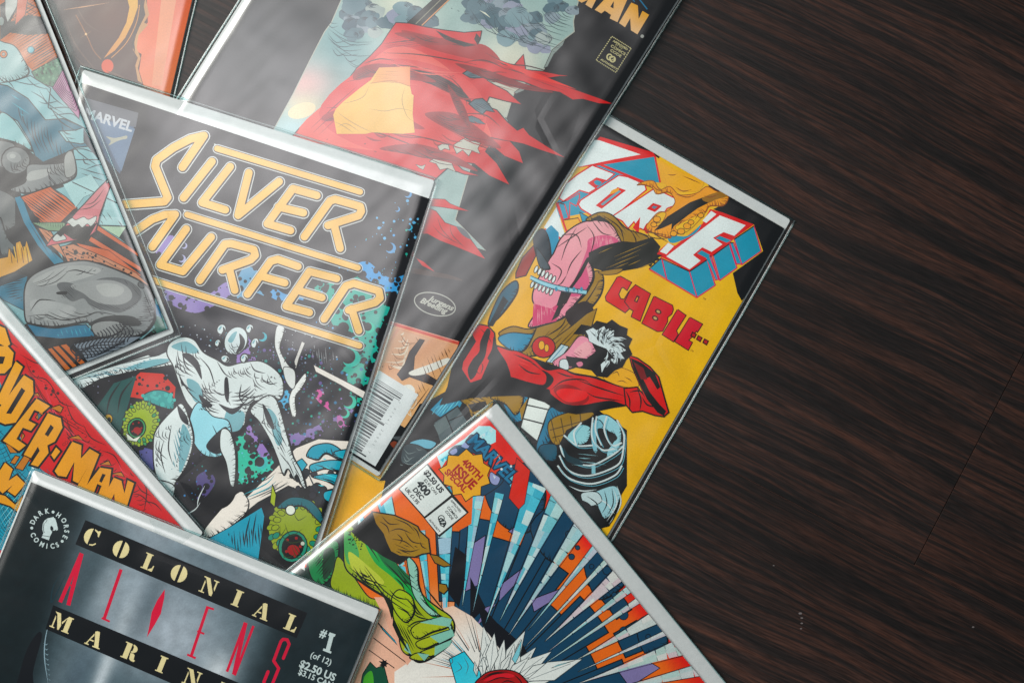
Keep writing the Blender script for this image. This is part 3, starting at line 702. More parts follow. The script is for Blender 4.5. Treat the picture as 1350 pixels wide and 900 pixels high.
# =========================================================== orange and brown cover, top edge
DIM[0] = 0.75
c = Comic('bagged comic with hazy brown and orange cover, cut off by the top edge', GR,
          ((-87, -697), (394, -586), 800), ((-84, -694), (391, -583), 793), ((-95, -680), (384, -570), 772), 0.0)
def hcol(x, y):
    o = max(0, min(1, (x - 196 + y * .1) / 26.))
    b = mix3(rgb('2A1C18'), rgb('5C3A28'), gau(x, y, 150, 20, 60, 60)); b = mix3(b, rgb('4A2A1C'), gau(x, y, 190, 90, 50))
    r = mix3(rgb('CE6A42'), rgb('E59A72'), gau(x, y, 215, 60, 14, 80, .25)); return mix3(b, r, o)
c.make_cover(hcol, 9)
fr(0, 0, 3)
c.poly(('D8694A', 'D9805A', (600, 0), (650, 340)), '580,-20 585,90 545,130 535,200 560,215 550,280 570,345 700,380 790,-20', sm=False)
c.poly('E2956E', '640,-20 700,-20 640,340 600,340')
c.poly('B98C5E', '575,-10 590,60 570,90 585,100 548,140 540,190 556,230 545,270 562,330 545,320 535,260 545,230 525,195 540,130 560,80')
c.poly('3A2A20', '560,-20 575,60 550,110 530,160 535,210 520,180 530,120 550,60')
c.poly(('D9A848', 'C8864A', (530, 0), (420, 230)), '500,-20 545,-20 545,30 525,90 495,150 455,200 410,232 440,190 470,150 500,90 512,30')
c.line('C98A4A', 1.0, '440,230 500,170 540,90 552,20', sm=True); c.line('8A5A34', 1.2, '400,235 370,200 340,135 300,60', sm=True)
c.disc('C8502E', 425, 262, 8, 9); c.line('C0906A', 1.4, '250,40 330,28 430,12', taper=1); c.line('D9A070', 1.3, '325,110 355,165', taper=1); c.line('D9A070', 1.0, '320,150 360,125', taper=1)
c.disc('E8C090', 340, 136, 1.6)
c.lines('5A4234', 2.2, '260,80 300,180 380,280|300,20 340,90 400,130|420,280 470,300 520,330|280,200 330,260 420,330')
c.build('cover_artwork')
c.make_bag(amp=0.0003, seed=8.4)

# =========================================================== black cover with a torn red cloth
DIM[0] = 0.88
c = Comic('bagged comic with black cover showing torn red cloth, a yellow patch and a barcode', GR,
          ((488, -275), (906, -12), 762), ((491, -272), (903, -12), 757), ((497, -262), (898, -8), 745), 0.0025)
KB = '11181B'
c.make_cover(lambda x, y: mix3(mix3(rgb(KB), rgb('232A2E'), gau(x, y, 350, 60, 90)), rgb('5A5C5E'), .35 * gau(x, y, 620, 270, 40, 70, .5) + .3 * gau(x, y, 670, 180, 20, 30)), 7)  # soft grey smudges: partly faint print, partly plastic glare haze painted into the ink
fr()
pic = '480,-60 450,0 437,30 428,42 415,67 400,97 386,125 363,167 330,230 640,330 600,290 622,215 634,190 640,188 667,157 678,122 697,108 717,92 720,84 728,66 744,52 757,42 756,28 763,0 800,-60'
def sky(x, y):
    t = rgb('8FA9A6'); t = mix3(t, rgb('C3C8B8'), gau(x, y, 520, 10, 50, 40)); t = mix3(t, rgb('C4C6B6'), gau(x, y, 675, 80, 45, 45))
    t = mix3(t, rgb('6E9498'), gau(x, y, 455, 60, 40, 50)); t = mix3(t, rgb('C9A3A0'), gau(x, y, 400, 110, 40, 25)); t = mix3(t, rgb('DCCBA8'), .8 * gau(x, y, 400, 140, 26, 16)); t = mix3(t, rgb('A9C4C8'), gau(x, y, 385, 168, 30, 18))
    return mix3(t, rgb('BDBDAE'), gau(x, y, 660, 130, 40))
def cells(cm, fn, p, st=9):
    """fill an outline with small cells so that a soft colour can run over it"""
    q = pts(p); old = list(q); xs = [a[0] for a in q]; ys = [a[1] for a in q]; z = cm.up(q); qq = q if area2(q) > 0 else q[::-1]
    T = [[(q2.x, q2.y) for q2 in (Vector((*qq[i], 0)) for i in t)] for t in tessellate_polygon([[Vector((x, y, 0)) for x, y in qq]])]
    T = [t if area2(t) > 0 else t[::-1] for t in T]
    f = lambda x, y: C(fn(x, y))
    y = min(ys)
    while y < max(ys):
        x = min(xs)
        while x < max(xs):
            cell = [(x, y), (x + st, y), (x + st, y + st), (x, y + st)]
            for t in T:
                if max(a[0] for a in t) < x or min(a[0] for a in t) > x + st or max(a[1] for a in t) < y or min(a[1] for a in t) > y + st: continue
                k = clip(list(cell), t)
                if len(k) >= 3 and area2(k) > 1e-4: cm.tri(k, f, z)
            x += st
        y += st
cells(c, sky, pic, 8)
c.line('A8ABA0', 1.2, pic, taper=0)
for p in ('640,186 667,155 670,160 645,196', '678,122 697,108 700,112 690,120 680,124', '717,90 728,66 745,52 742,60 730,72 722,88'): c.poly('7E8A86', p, ink=.7)
c.disc('E0D0AE', 398, 146, 19, 10, rot=-.3)
# smoke
def puff(x, y, r, col):
    n = 11; ph = R.uniform(0, 6)
    P = [(x + r * (1 + .16 * math.sin(3 * t + ph)) * math.cos(t), y + .72 * r * (1 + .14 * math.sin(4 * t + ph)) * math.sin(t)) for t in [6.283 * i / n for i in range(n)]]
    c.raw(c.colfn(col), smooth_closed(P, 3))
    a0 = R.uniform(3.2, 5.6)
    for k in range(4):
        q = r * (.96 - .17 * k); P = [(x + q * math.cos(a0 + t), y + .74 * q * math.sin(a0 + t)) for t in np.linspace(0, R.uniform(1.0, 2.0), 6)]
        c._stroke(c.colfn(R.choice(['2C3D46', '3A505A'])), R.uniform(.7, 1.5), P, 1)
for g, n, r0, r1 in (((470, 18, 30, 20), 14, 9, 17), ((500, 34, 24, 14), 7, 8, 14), ((545, 20, 30, 12), 7, 8, 13), ((650, 15, 40, 20), 18, 9, 19), ((690, 36, 34, 20), 16, 8, 18), ((712, 55, 18, 14), 7, 7, 13), ((738, 14, 18, 18), 6, 8, 13), ((470, 46, 18, 8), 4, 7, 11)):
    for i in range(n):
        a = R.uniform(0, 6.28); q = math.sqrt(R.random()); x = g[0] + g[2] * q * math.cos(a); y = g[1] + g[3] * q * math.sin(a)
        puff(x, y, R.uniform(r0, r1), R.choice(['55707A', '48636E', '6E8A92', '7F8E98', '3C5663', '868CA0', '5D7882', '9AA6A4']))
c.hatch('2B4048', '430,20 500,60 480,100 430,60', .3, 3.6, .9, .6, curve=.12); c.hatch('2B4048', '590,10 760,10 745,80 700,70 640,30', .6, 3.2, .9, .6, curve=.1)
c.hatch('D2D4C4', '600,5 700,5 690,50 620,40', .5, 12, 2.0, .8, keep=.5)
c.build('sky_artwork')
c.poly('2A2E2C', '533,34 575,-4 596,-4 556,36', ink=.9); c.line('C98E62', 1.4, '556,34 594,-2'); c.line('8E8C7A', 1.0, '548,32 583,-2')
# torn red cloth
RC = ('C23A3C', 'C01E20', (400, 150), (740, 90))
cloth = '385,180 400,163 423,143 440,120 457,108 470,90 488,74 503,58 512,44 522,30 540,31 562,36 587,40 612,43 635,41 633,52 629,60 636,66 650,78 664,85 676,88 690,72 693,92 715,94 735,98 758,101 738,101 722,103 740,111 757,118 784,127 808,137 790,137 768,131 755,132 738,122 715,118 690,108 672,104 655,102 642,106 652,112 668,120 688,138 668,134 645,128 640,140 655,145 668,160 682,172 690,168 698,178 720,192 745,208 715,199 690,190 672,186 685,200 690,216 665,206 646,190 640,200 655,215 672,244 645,232 625,216 612,214 590,205 610,224 632,232 612,230 590,222 570,240 540,225 500,212 465,202 430,188 400,186'
c.poly(RC, cloth, ink=1.2)
c.poly('D4584E', '392,176 460,112 520,62 590,90 640,160 640,196 560,200 470,196', sm=True)
c.poly('C9403E', '420,150 500,80 600,96 640,140 620,190 500,200', sm=True)
c.poly('9A2024', '530,40 600,56 640,60 660,84 620,78 560,62', sm=True)
c.poly('201618', '540,92 575,98 606,116 622,136 604,128 575,114 548,104', sm=True); c.hatch('7A2426', '535,88 600,100 625,140 560,110', .45, 2.6, .9)
c.poly('201416', '574,40 600,52 628,60 612,62 586,52'); c.poly('201416', '628,44 633,50 630,60 625,52')
c.lines('3A1014', 1.5, '506,58 545,54 590,58 620,62|505,70 550,72 600,80 630,86|470,92 520,86 570,92|458,108 500,100 560,104|612,82 640,80 668,92|640,70 670,84 700,88 740,100|664,90 700,100 750,116|430,142 470,144 520,152|610,150 640,152 660,168|600,168 640,180 680,188|520,176 560,182 610,196|455,170 500,176 560,198|592,100 610,120 616,140|668,96 650,96 620,106|620,190 650,200 668,230|480,84 500,78 520,80')
c.poly('4A626C', '610,97 618,92 630,90 640,92 634,97 646,101 632,103 620,103', ink=1.3); c.hatch('1A2024', '612,94 644,94 640,102 616,102', .2, 2.2, .9)
c.poly('4A626C', '618,137 626,131 636,130 644,137 652,148 641,146 636,151 627,145', ink=1.3); c.hatch('1A2024', '620,134 646,136 648,148 628,146', .5, 2.2, .9)
c.poly('4A626C', '612,155 622,153 631,157 640,164 628,163 620,161', ink=1.1)
c.poly('B3B4A8', '577,193 583,190 591,191 593,198 586,196 580,200', ink=.8); c.poly('B3B4A8', '597,192 606,186 613,182 620,186 634,188 630,196 633,203 622,199 618,206 610,198 602,203', ink=.8); c.poly('B3B4A8', '566,213 574,208 584,208 594,211 597,219 601,227 590,222 580,224 575,216', ink=.8); c.poly('A9AAA0', '548,217 556,219 561,217 558,224 552,221', ink=.6)
c.hatch('8A1A1E', '470,150 640,110 640,180 480,190', .22, 9, 2.2, .6, curve=.06, keep=.6); c.hatch('7A181C', '390,176 470,105 500,110 430,186', -.75, 6, 1.4, .6, keep=.8); c.hatch('8E1C20', '490,200 640,150 660,200 600,210', .35, 6, 1.8, .6, curve=.05, keep=.7); c.hatch('E0685A', '500,70 620,95 600,120 480,100', .2, 7, 1.6, .7, curve=.05, keep=.6)
c.hatch('6E1C1E', '508,44 620,52 600,62 505,64', .1, 2.2, .8); c.hatch('8E2A2A', '640,108 700,112 680,124', .3, 3, .9); c.hatch('6E1C1E', '650,84 720,98 800,134 700,110', .35, 3, .9, .7)
for P_, cc in (('470,92 500,84 540,92 575,108 545,106 500,100 468,106', '8C1820'), ('430,150 470,140 520,150 560,170 520,166 470,158 428,160', '98202A'), ('560,150 600,150 640,176 660,196 620,184 585,168', '8C1820'), ('500,196 550,190 600,206 630,226 590,214 540,204', '8C1820'), ('600,84 640,92 690,110 730,122 690,118 640,104', '7A141A'), ('590,112 612,140 620,170 604,150', '7A141A'), ('520,44 560,46 600,58 560,58', '8C1820')):
    c.poly(cc, P_, sm=True); c.hatch('2A0C10', P_, .3, 2.2, .9, .6, curve=.05)
c.poly('D83A34', '652,78 700,94 760,118 700,102', sm=False)
fr(300, 230, 3)
c.poly(RC, '805,95 860,98 880,115 955,145 910,140 850,130 800,125', ink=.6)
c.poly(RC, '790,130 825,145 860,190 930,215 965,260 1020,335 960,310 900,285 840,262 790,235 760,235', ink=.8); c.poly('5C6066', '905,205 940,220 962,255 930,240', sm=True)
c.lines('5A1A1A', 1.0, '830,170 850,220 900,270|810,200 850,240 930,280|880,200 890,240 940,290')
c.poly(RC, '745,330 775,345 820,385 770,360'); c.poly('B5403A', '700,250 730,290 745,330 720,320')
fr()
c.build('red_cloth_artwork')
# plain yellow patch
fr(300, 0, 3)
c.poly(('E2B04E', 'E0BC74', (440, 500), (720, 300)), '600,268 722,264 722,340 728,372 736,378 732,450 740,525 690,530 572,524 545,530 432,530 418,455 428,432 455,405 520,352 566,318')
c.poly(('DDA25A', 'D88A5A', (580, 280), (722, 300)), '600,268 722,264 722,340 650,322 570,330')
c.line('A86A3A', .9, '566,330 650,322 722,342', sm=True); c.hatch('A8703E', '580,282 720,282 720,330 575,330', .03, 2.6, .6, .5)
c.lines('9A7A44', .9, '430,440 470,470 520,500 572,524|420,480 460,500 500,528|560,340 540,380 500,400 450,410|700,350 690,400 710,460 735,480|560,430 620,440 680,430 730,440|432,505 470,490 520,520', taper=1)
c.build('yellow_patch')
# title, stamp, oval, lower panel, barcode
fr(740, 0, 7.5)
GT = ('E0A440', 'D9B387', (640, 60), (560, 280))
c.poly(('E0A440', 'D9B387', (300, -40), (280, 80)), '140,-10 200,-80 380,-70 300,86 238,48 265,0 200,30')
c.poly(('E0A440', 'D9B387', (500, -60), (450, 220)), '330,100 480,-60 690,-90 555,222 478,185 492,150 430,108 396,135')
c.poly(KB, '520,12 516,88 484,70')
c.poly(GT, '570,230 692,28 757,58 765,190 803,110 868,150 752,342 688,302 682,182 630,272')
c.line('1C6E94', 1.6, '760,-20 850,95'); c.line('1C6E94', 1.2, '700,-10 725,20'); c.disc('9A9C98', 800, 361, 2.3)
c.build('title_lettering')
ST = 'BFB88C'
for a, b in (((500, 362), (690, 480)), ((690, 480), (540, 718)), ((540, 718), (345, 596)), ((345, 596), (500, 362))):
    for i in range(12):
        t0, t1 = i / 12, (i + .6) / 12; c.line(ST, 1.3, [(a[0] + (b[0] - a[0]) * t, a[1] + (b[1] - a[1]) * t) for t in (t0, t1)])
an = math.atan2(118, 190)
for tx, x, y, h, bb in (('APPROVED', 508, 412, 2.7, .03), ('BY THE', 532, 448, 2.0, 0), ('COMICS', 484, 462, 3.6, .02), ('CODE', 480, 506, 3.6, .02), ('AUTHORITY', 386, 596, 2.7, .03)): c.text(ST, tx, x, y, an, h, bb, sx=1.22)
c.disc(ST, 476, 566, 4.2, 4.6); c.disc(KB, 478, 567, 2.6, 3.0); c.disc(ST, 508, 588, 4.2, 4.4); c.disc(KB, 508, 588, 2.4, 2.8); c.text(ST, 'CA', 462, 580, an, 5, .02)
c.build('approval_stamp')
fr(520, 360, 11.25)
P = [(600 + 310 * math.cos(t) * .97 - 160 * math.sin(t) * .26, 460 + 310 * math.cos(t) * .26 + 160 * math.sin(t) * .97) for t in np.linspace(0, 6.283, 40)]
c.line('AEB0A8', 1.3, P); c.text('B4B6AC', 'Jurgens', 500, 400, .42, 7.6, .03, 1.12, .35); c.text('B4B6AC', 'Breeding', 372, 428, .42, 7.6, .03, 1.0, .35)
c.build('signature_oval')
fr(300, 230, 3)
c.poly('40302A', '700,365 870,395 930,420 860,410 705,385', sm=True)
c.poly('D9A27A', '590,700 665,590 915,668 860,790 640,1010 500,900', sm=False)
c.poly(('C9927A', 'DDAE7C', (640, 640), (760, 900)), '600,720 670,605 900,675 830,830 700,1000 500,880')
c.poly('CBA184', '620,700 680,615 800,650 700,770 610,740'); c.hatch('E9DCC8', '610,760 690,620 780,650 700,780', -.6, 4.5, 2.2, .5, curve=.2); c.hatch('6E4A34', '610,760 690,620 780,650 700,780', .5, 6, 1.0, .7, curve=.2)
c.poly('3E3A3C', '670,790 700,750 720,700 760,650 780,655 740,720 735,780 790,790 840,820 830,840 720,800 690,815', ink=.6)
c.poly('E3E4DC', '720,780 800,750 870,725 872,745 790,785 735,795', sm=True); c.poly('E3E4DC', '660,850 720,830 740,860 680,880', sm=True)
c.hatch('5A3A28', '780,680 900,690 850,820 740,900', 1.2, 5, 1.2, .7); c.hatch('E6D2B8', '700,830 840,840 760,960 640,960', -.5, 9, 2.2, .7, curve=.15)
c.hatch('4A3024', '700,830 840,840 760,980 640,960', -.9, 7, 1.3, .7)
c.line('C45548', 4.6, '640,585 915,667'); c.line('E0A090', 1.0, '640,579 912,660')
fr(440, 470, 5.3)
c.poly(KB, '350,760 430,600 480,520 560,400 600,330 720,300 420,1000 90,720 120,650'); c.poly('7A3A28', '395,610 430,590 480,640 440,650', sm=True); c.poly('4A5054', '400,560 520,560 520,600 470,590', sm=True); c.hatch('8C9494', '320,760 420,640 400,760 350,830', .7, 6, 1.0, .6, curve=.2)
c.build('panel_artwork')
fr(440, 470, 5.3)
c.poly('D2D9DA', '318,95 592,265 290,765 60,625 150,400')
u = Vector((274, 170)).normalized(); v = Vector((-302, 500)).normalized()
o = Vector((262, 118)); y = 12
RB = random.Random(4)
while y < 520:
    w = RB.choice([4, 4, 7, 10, 14]) ; ln = 268 if (y < 60 or y > 500) else 225
    if 250 < y < 262: ln = 262
    a = o + v * y; c.line('3C4246', w / 5.3, [tuple(a), tuple(a + u * ln)]); y += w + RB.choice([4, 5, 8, 12])
for i, ch in enumerate('7 61941 20001 7'): 
    p = o + v * (60 + i * 29) + u * 262; c.text('70787A', ch, p.x, p.y, math.atan2(v.y, v.x), 3.4, 0)
c.text('70787A', '00111', 560, 300, math.atan2(v.y, v.x), 3.2)
c.build('barcode')
c.make_bag(amp=0.00034, seed=1.7)
DIM[0] = 1.0
# =========================================================== gold neon title over black space, silver shapes
c = Comic('bagged comic with outlined gold title between gold bars above silver shapes in space', GR,
          ((106, 88), (578, 236), 735), ((110, 92), (573, 238), 728), ((107, 109), (566, 262), 705), 0.0050)
KA = '13161C'
c.make_cover(lambda x, y: mix3(rgb(KA), rgb('181C26'), gau(x, y, 330, 500, 100)), 12)
fr(100, 80, 5)
c.poly('4A5A70', '60,245 412,345 290,745 150,600 60,400'); c.poly('55585F', '60,245 412,345 395,440 90,360 60,300')
c.poly('5A6E86', '130,380 390,450 300,730 200,540'); c.poly('9A9A8C', '200,500 250,510 290,505 335,495 335,515 300,522 265,535 215,560 230,530', sm=True)
c.text('A9AEB4', 'MARVEL', 48, 372, math.atan2(100, 330), 13, .035, 1.02)
c.build('publisher_box')
# nebulae and round black bubbles
fr()
KR = '14161D'
def neb(col, p, n, r0, r1, ring=True):
    c.poly(col, p, sm=True); q = smooth_closed(pts(p), 5)
    for i in range(n):
        a = q[int(R.random() * len(q))]; c.disc(KR, a[0] + R.uniform(-3, 3) - F[0], a[1] + R.uniform(-3, 3) - F[1], R.uniform(r0, r1), seg=11)
    c.scatter(KR, p, n // 2, r0 * .5, r1 * .8)
neb('7F6FA8', '212,382 228,372 250,392 275,388 298,372 312,380 290,398 262,412 240,408 222,398', 22, 1.5, 5); neb('7F6FA8', '205,322 225,310 230,318 220,332 206,334', 8, 1, 3)
neb('5A8FB0', '310,378 322,352 340,358 332,372 350,390 330,384 316,396', 12, 2, 5); neb('4F8FBF', '350,384 362,380 378,388 400,384 410,398 390,394 366,396', 16, 2, 6)
neb('219A8C', '405,380 430,365 450,380 470,365 490,380 505,360 515,400 500,440 515,470 490,500 470,500 455,470 465,440 440,430 430,400', 70, 2, 8)
neb('3F8FC6', '470,352 485,345 505,362 520,366 545,360 540,380 520,392 500,380', 26, 2, 6); neb('3F9FCF', '528,380 545,355 550,320 560,300 556,350 545,390 530,440', 26, 2, 6)
neb('8A6FAE', '318,450 332,445 336,470 345,490 360,500 352,514 340,500 325,492 312,478', 26, 1.5, 5); neb('76659A', '372,574 392,570 420,560 440,545 462,520 470,540 450,555 430,566 400,584 378,586', 30, 2, 6)
neb('219A88', '450,486 470,474 486,484 498,510 490,530 470,525 455,510', 18, 3, 7); neb('2AA890', '476,510 500,520 505,560 480,580 470,545', 20, 3, 8)
neb('23AE94', '318,560 330,590 345,600 360,598 350,620 330,634 316,640 308,600', 36, 1.5, 5); neb('8A6FAE', '322,545 335,570 350,590 360,610 350,612 338,592 326,575', 20, 1.5, 5)
neb('39B8A6', '340,610 356,600 362,612 350,622', 6, 2, 4); neb('4A9FC8', '362,520 380,515 385,540 368,536', 14, 2, 4)
neb('C04F92', '418,512 428,520 436,540 428,536 416,524', 8, 1, 3); neb('B060A0', '446,546 462,556 456,566 446,560', 8, 1, 3)
neb('4E4E86', '185,590 215,600 210,620 190,612', 8, 2, 5); neb('4A4272', '262,625 300,615 310,640 280,660 262,645', 12, 2, 6)
c.scatter(['219A88', '3F8FC6', '5AA0C8'], '420,370 560,270 560,360 520,480 470,560 440,500', 120, .5, 1.8); c.scatter(['8A6FAE', '219A88', '9098B0'], '320,470 440,470 450,590 360,600', 90, .5, 1.6); c.scatter(['B8C0C8'], '220,430 440,440 420,480 240,470', 60, .4, 1.2)
c.scatter(['219A88', '60B0C8'], '300,590 370,600 330,660 290,650', 50, .5, 1.4); c.scatter('5A9FC8', '500,280 560,270 540,420 500,340', 40, .6, 2.2)
c.scatter('14161D', '400,350 430,360 470,352 505,352 550,345 545,420 520,500 500,590 440,600 420,480 400,420', 260, 1.2, 5.5)
c.scatter('14161D', '205,370 320,370 345,420 300,430 215,420', 60, 1, 4); c.scatter('14161D', '310,440 370,500 400,560 470,530 470,590 380,600 300,650 260,660 300,560', 170, 1, 5)
c.scatter(['1F7E78', '2A6A90', '5A4C86', '1C5A5E'], '330,460 470,470 510,440 500,590 400,590 340,600', 240, .5, 2.4); c.scatter(['1F7E78', '3A6FA0', '4C4474'], '190,590 310,610 300,680 210,640', 90, .5, 2.0); c.scatter(['6A6A80', '4A4A5A'], '100,505 240,470 220,560 150,560', 30, .4, 1.2); c.scatter(['8088A0', '5E6C88', '3F8FA0'], '220,425 420,470 430,520 380,480 240,455', 90, .4, 1.3)
for x, y, r, col in ((538, 256, 5, '4F8FC0'), (524, 276, 3.4, '4F8FC0'), (515, 327, 7, '4F8FC0'), (540, 300, 4, '3FA0C0'), (243, 324, 4, '9A9CC0'), (240, 341, 5, '9A9CC0'), (346, 444, 6, '3FA0B0'), (463, 472, 12, '25A898'), (487, 432, 7, '22B49C'), (461, 530, 9, '22B49C'), (455, 545, 6, '22B49C'), (345, 610, 8, '39A8A6'), (498, 470, 6, '22B49C')):
    c.disc(col, x, y, r); c.disc(KR, x - r * .35, y - r * .2, r * .82)
c.build('nebula_artwork')
# pale beam and the small pale streaks
CB = 'DDD5CC'
c.poly(CB, '262,712 290,690 340,640 390,590 420,578 445,580 482,582 470,612 455,640 430,648 408,640 396,646 380,640 340,662 300,694 275,712', ink=1.2)
c.poly('E3DCD4', '268,700 312,650 325,655 328,668 318,684 285,706', sm=True, ink=1.4)
c.lines('2E8E9C', 1.7, '320,652 350,638 362,626|324,656 352,644 364,634', taper=1); c.lines('20282A', 1.3, '318,646 350,632 364,622|324,660 356,646 368,636|342,656 372,640 380,634|300,694 340,664 390,640', taper=1); c.hatch('4A5254', '344,648 376,632 384,636 352,658', -.5, 3, 1.4, .4)
c.poly('DED8D2', '413,480 420,484 482,516 480,526 450,508 416,490', ink=1.2)
c.poly('CFD3D2', '365,430 375,432 373,445 370,460 378,478 386,488 384,500 374,492 368,474 362,454', sm=True, ink=1.2); c.poly('D9DCDA', '402,492 404,500 398,512 390,524 391,545 386,550 381,530 384,516 392,504', sm=True, ink=1.2); c.poly('CDD1D0', '374,484 388,488 389,508 384,512 376,500', sm=True, ink=1)
c.poly('CAC8C4', '398,450 402,452 394,472 390,486 388,476', ink=.6); c.scatter(KR, '398,448 404,452 392,488 386,480', 12, .4, 1.2); c.hatch('8A8C90', '412,450 440,460 440,490 412,478', 1.5, 3, 1.0, .8)
c.build('pale_beam_artwork')
# teal and green shapes at the bottom
c.poly('0E8FA8', '270,712 300,696 345,668 352,690 350,730 340,760 300,740', ink=1); c.hatch('0A2A34', '300,700 345,680 345,740 310,740', 1.5, 4, 1.8, .7); c.lines('0A2A34', 2.0, '330,680 325,700 322,720|338,676 334,700 333,720', taper=1)
c.poly('12161A', '350,668 400,640 430,645 456,640 470,600 490,590 470,640 440,710 400,760 340,740')
for i in range(34): c.disc(R.choice(['1E2228', '26262E']), R.uniform(385, 448), R.uniform(622, 690), R.uniform(3, 6), ink=.7)
c.poly('109CB4', '385,612 398,604 405,612 398,622 386,620', ink=1.2)
c.poly('1192AA', '404,600 412,588 432,584 446,590 455,600 448,606 430,598 420,606 410,604', sm=True, ink=1.6)
for p in ('410,612 440,606 462,612 455,624 430,618 412,622', '412,628 440,624 455,632 448,642 430,634', '428,648 446,646 440,662 428,658', '440,596 466,592 472,602 458,608'): c.poly('159AB0', p, ink=1.5, sm=True)
c.lines('0A2A34', 1.8, '415,612 430,616 455,622|436,590 440,600 450,604|420,630 438,634 446,642|404,618 414,640 430,664')
c.hatch('48C4D0', '410,600 470,596 450,650 420,650', .3, 8, 1.4, .8)
# round green rocks with red craters
def rock(x, y, rx, ry, rot, g1, g2, mx, my, mr, red='8E1E22'):
    c.disc(g1, x, y, rx, ry, rot, seg=26, ink=1.6)
    P = lambda a, q: (x + (rx * q * math.cos(a)) * math.cos(rot) - ry * q * math.sin(a) * math.sin(rot), y + rx * q * math.cos(a) * math.sin(rot) + ry * q * math.sin(a) * math.cos(rot))
    for q0 in (.93, .76):
        for i in range(18):
            a = i / 18 * 6.28; w = P(a, q0); c.disc(R.choice([g1, g2, g1]), w[0], w[1], rx * .14, rx * .10, a, seg=9, ink=.8)
    c.disc(g2, x + mx, y + my, mr * 1.35, mr * 1.5, rot, seg=16, ink=1.4); c.disc('16100F', x + mx, y + my, mr, mr * 1.2, rot, seg=16, ink=1)
    c.disc(red, x + mx + 1, y + my + mr * .35, mr * .6, mr * .5, rot)
    for i in range(5): a = i * 1.3; c.disc(red, x + mx + mr * .7 * math.cos(a), y + my + mr * .9 * math.sin(a), mr * .15, seg=7)
c.poly('B8352C', '150,520 185,490 215,492 232,510 230,530 200,528 175,524', ink=1); c.scatter('16161A', '160,515 190,495 225,500 228,524 180,520', 20, 1, 3.4)
c.poly('1E4A48', '125,540 150,505 180,495 170,530 158,570 140,560'); c.lines('10181A', 2.4, '175,500 160,520 155,545|160,502 145,525 140,550', taper=1)
c.poly('2C8A88', '188,522 206,514 226,520 228,540 200,532', sm=True, ink=1.2); c.scatter('3FA09A', '190,520 226,518 226,536 196,528', 16, 2, 3.4)
rock(186, 558, 24, 30, .25, '8FA33A', '3F8A5A', -6, 6, 9)
c.poly('D8DCCF', '166,570 176,578 186,574 180,582 168,580', ink=.8)
c.disc('C89A20', 143, 552, 5.5, 6.5, ink=1.2); c.disc('14181A', 144, 553, 2.5, 3.4)
rock(392, 696, 38, 40, .4, '8A9A2E', '22806A', -6, 24, 14)
c.poly('16606A', '366,668 384,655 410,660 426,680 424,690 400,668 378,670', sm=True, ink=1.4); c.disc('D8DED2', 383, 672, 6.5, 6.5, ink=1.3); c.disc('B9C2B4', 399, 716, 3, 3, ink=.8)
c.poly('98A83A', '359,638 364,652 362,668 356,662', ink=1.2); c.hatch('2A3A14', '360,670 430,680 425,735 370,735', .3, 4.5, 1.2, .8, curve=.2, keep=.8)
c.build('green_rock_artwork')
# liquid-silver shapes
SV = 'C9D2D2'; TL_ = '6F9FA8'
def silver(p, teal=None, dark=None, ha=0.0, hp=None):
    c.poly(SV, p, sm=True, ink=1.7)
    for t in (teal or '').split('|'):
        if t: c.poly(TL_, t, sm=True)
    for t in (dark or '').split('|'):
        if t: c.poly('151B20', t, sm=True)
    if hp:
        for t in hp.split('|'): c.hatch('151B20', t, ha, 2.6, 1.2, .7, curve=.12)
silver('96,502 112,494 130,488 150,482 175,474 205,464 232,456 246,464 240,478 215,484 190,488 160,494 134,500 118,508 106,512', '165,486 200,474 225,474 200,484', '196,466 222,456 226,460 204,470', .4, '120,492 190,476 190,488 130,500')
c.lines('151B20', 1.3, '104,500 130,494 150,488|108,506 128,502 148,496|160,480 190,472 212,468|190,486 214,480 232,474')
silver('224,452 240,444 256,448 268,464 286,474 300,482 318,478 344,476 366,490 374,506 372,524 358,530 336,530 326,546 322,562 300,570 280,562 262,548 246,530 236,506 228,482 220,466', '226,456 246,450 262,462 254,466 236,462|246,500 262,506 268,528 256,528|300,540 322,544 316,566 296,566', '240,468 256,484 266,500 262,478 250,466|262,520 280,534 270,536|288,532 306,538 322,532 306,546', .9, '228,470 250,480 262,520 240,510|330,486 366,496 366,514 336,516|262,500 290,500 292,530 266,530|300,484 330,482 334,500 304,500')
c.poly('8FC4D0', '250,552 262,530 280,548 302,556 306,590 294,602 270,600 254,580', sm=True, ink=1.4); c.poly('151B20', '272,586 298,562 300,590 284,598', sm=True)
silver('228,540 240,532 250,552 256,580 248,612 232,636 226,650 214,640 204,620 202,590 206,566', '240,560 252,580 244,610 236,620', '234,534 246,548 248,560 238,552', 1.2, '206,560 226,560 224,620 206,616|238,560 254,580 242,616 232,616')
c.poly('12181C', '262,604 292,600 300,570 312,590 312,640 304,662 286,672 256,680 262,662 276,650 284,630', sm=True, ink=1.2); silver('292,566 304,570 312,600 310,636 304,640 298,610 290,590')
silver('204,634 230,640 226,664 216,676 206,660', None, None, 1.4, '204,640 226,644 224,664 210,664')
c.poly('12181C', '232,676 262,662 268,672 240,690 226,692', sm=True); c.lines(SV, 1.4, '236,682 256,672 264,662|270,640 262,656 260,668', taper=1)
silver('350,522 362,524 370,540 376,560 384,590 388,604 400,626 404,644 398,640 392,626 388,632 380,618 374,626 366,604 356,580 342,556 330,540', '352,540 364,548 372,580 364,584', '346,532 356,546 362,566 352,556', 1.2, '344,536 370,550 378,590 360,586')
c.lines('151B20', 1.2, '384,604 390,618 398,632|378,606 384,618 388,628|368,596 376,606 382,614|376,560 380,580 384,596')
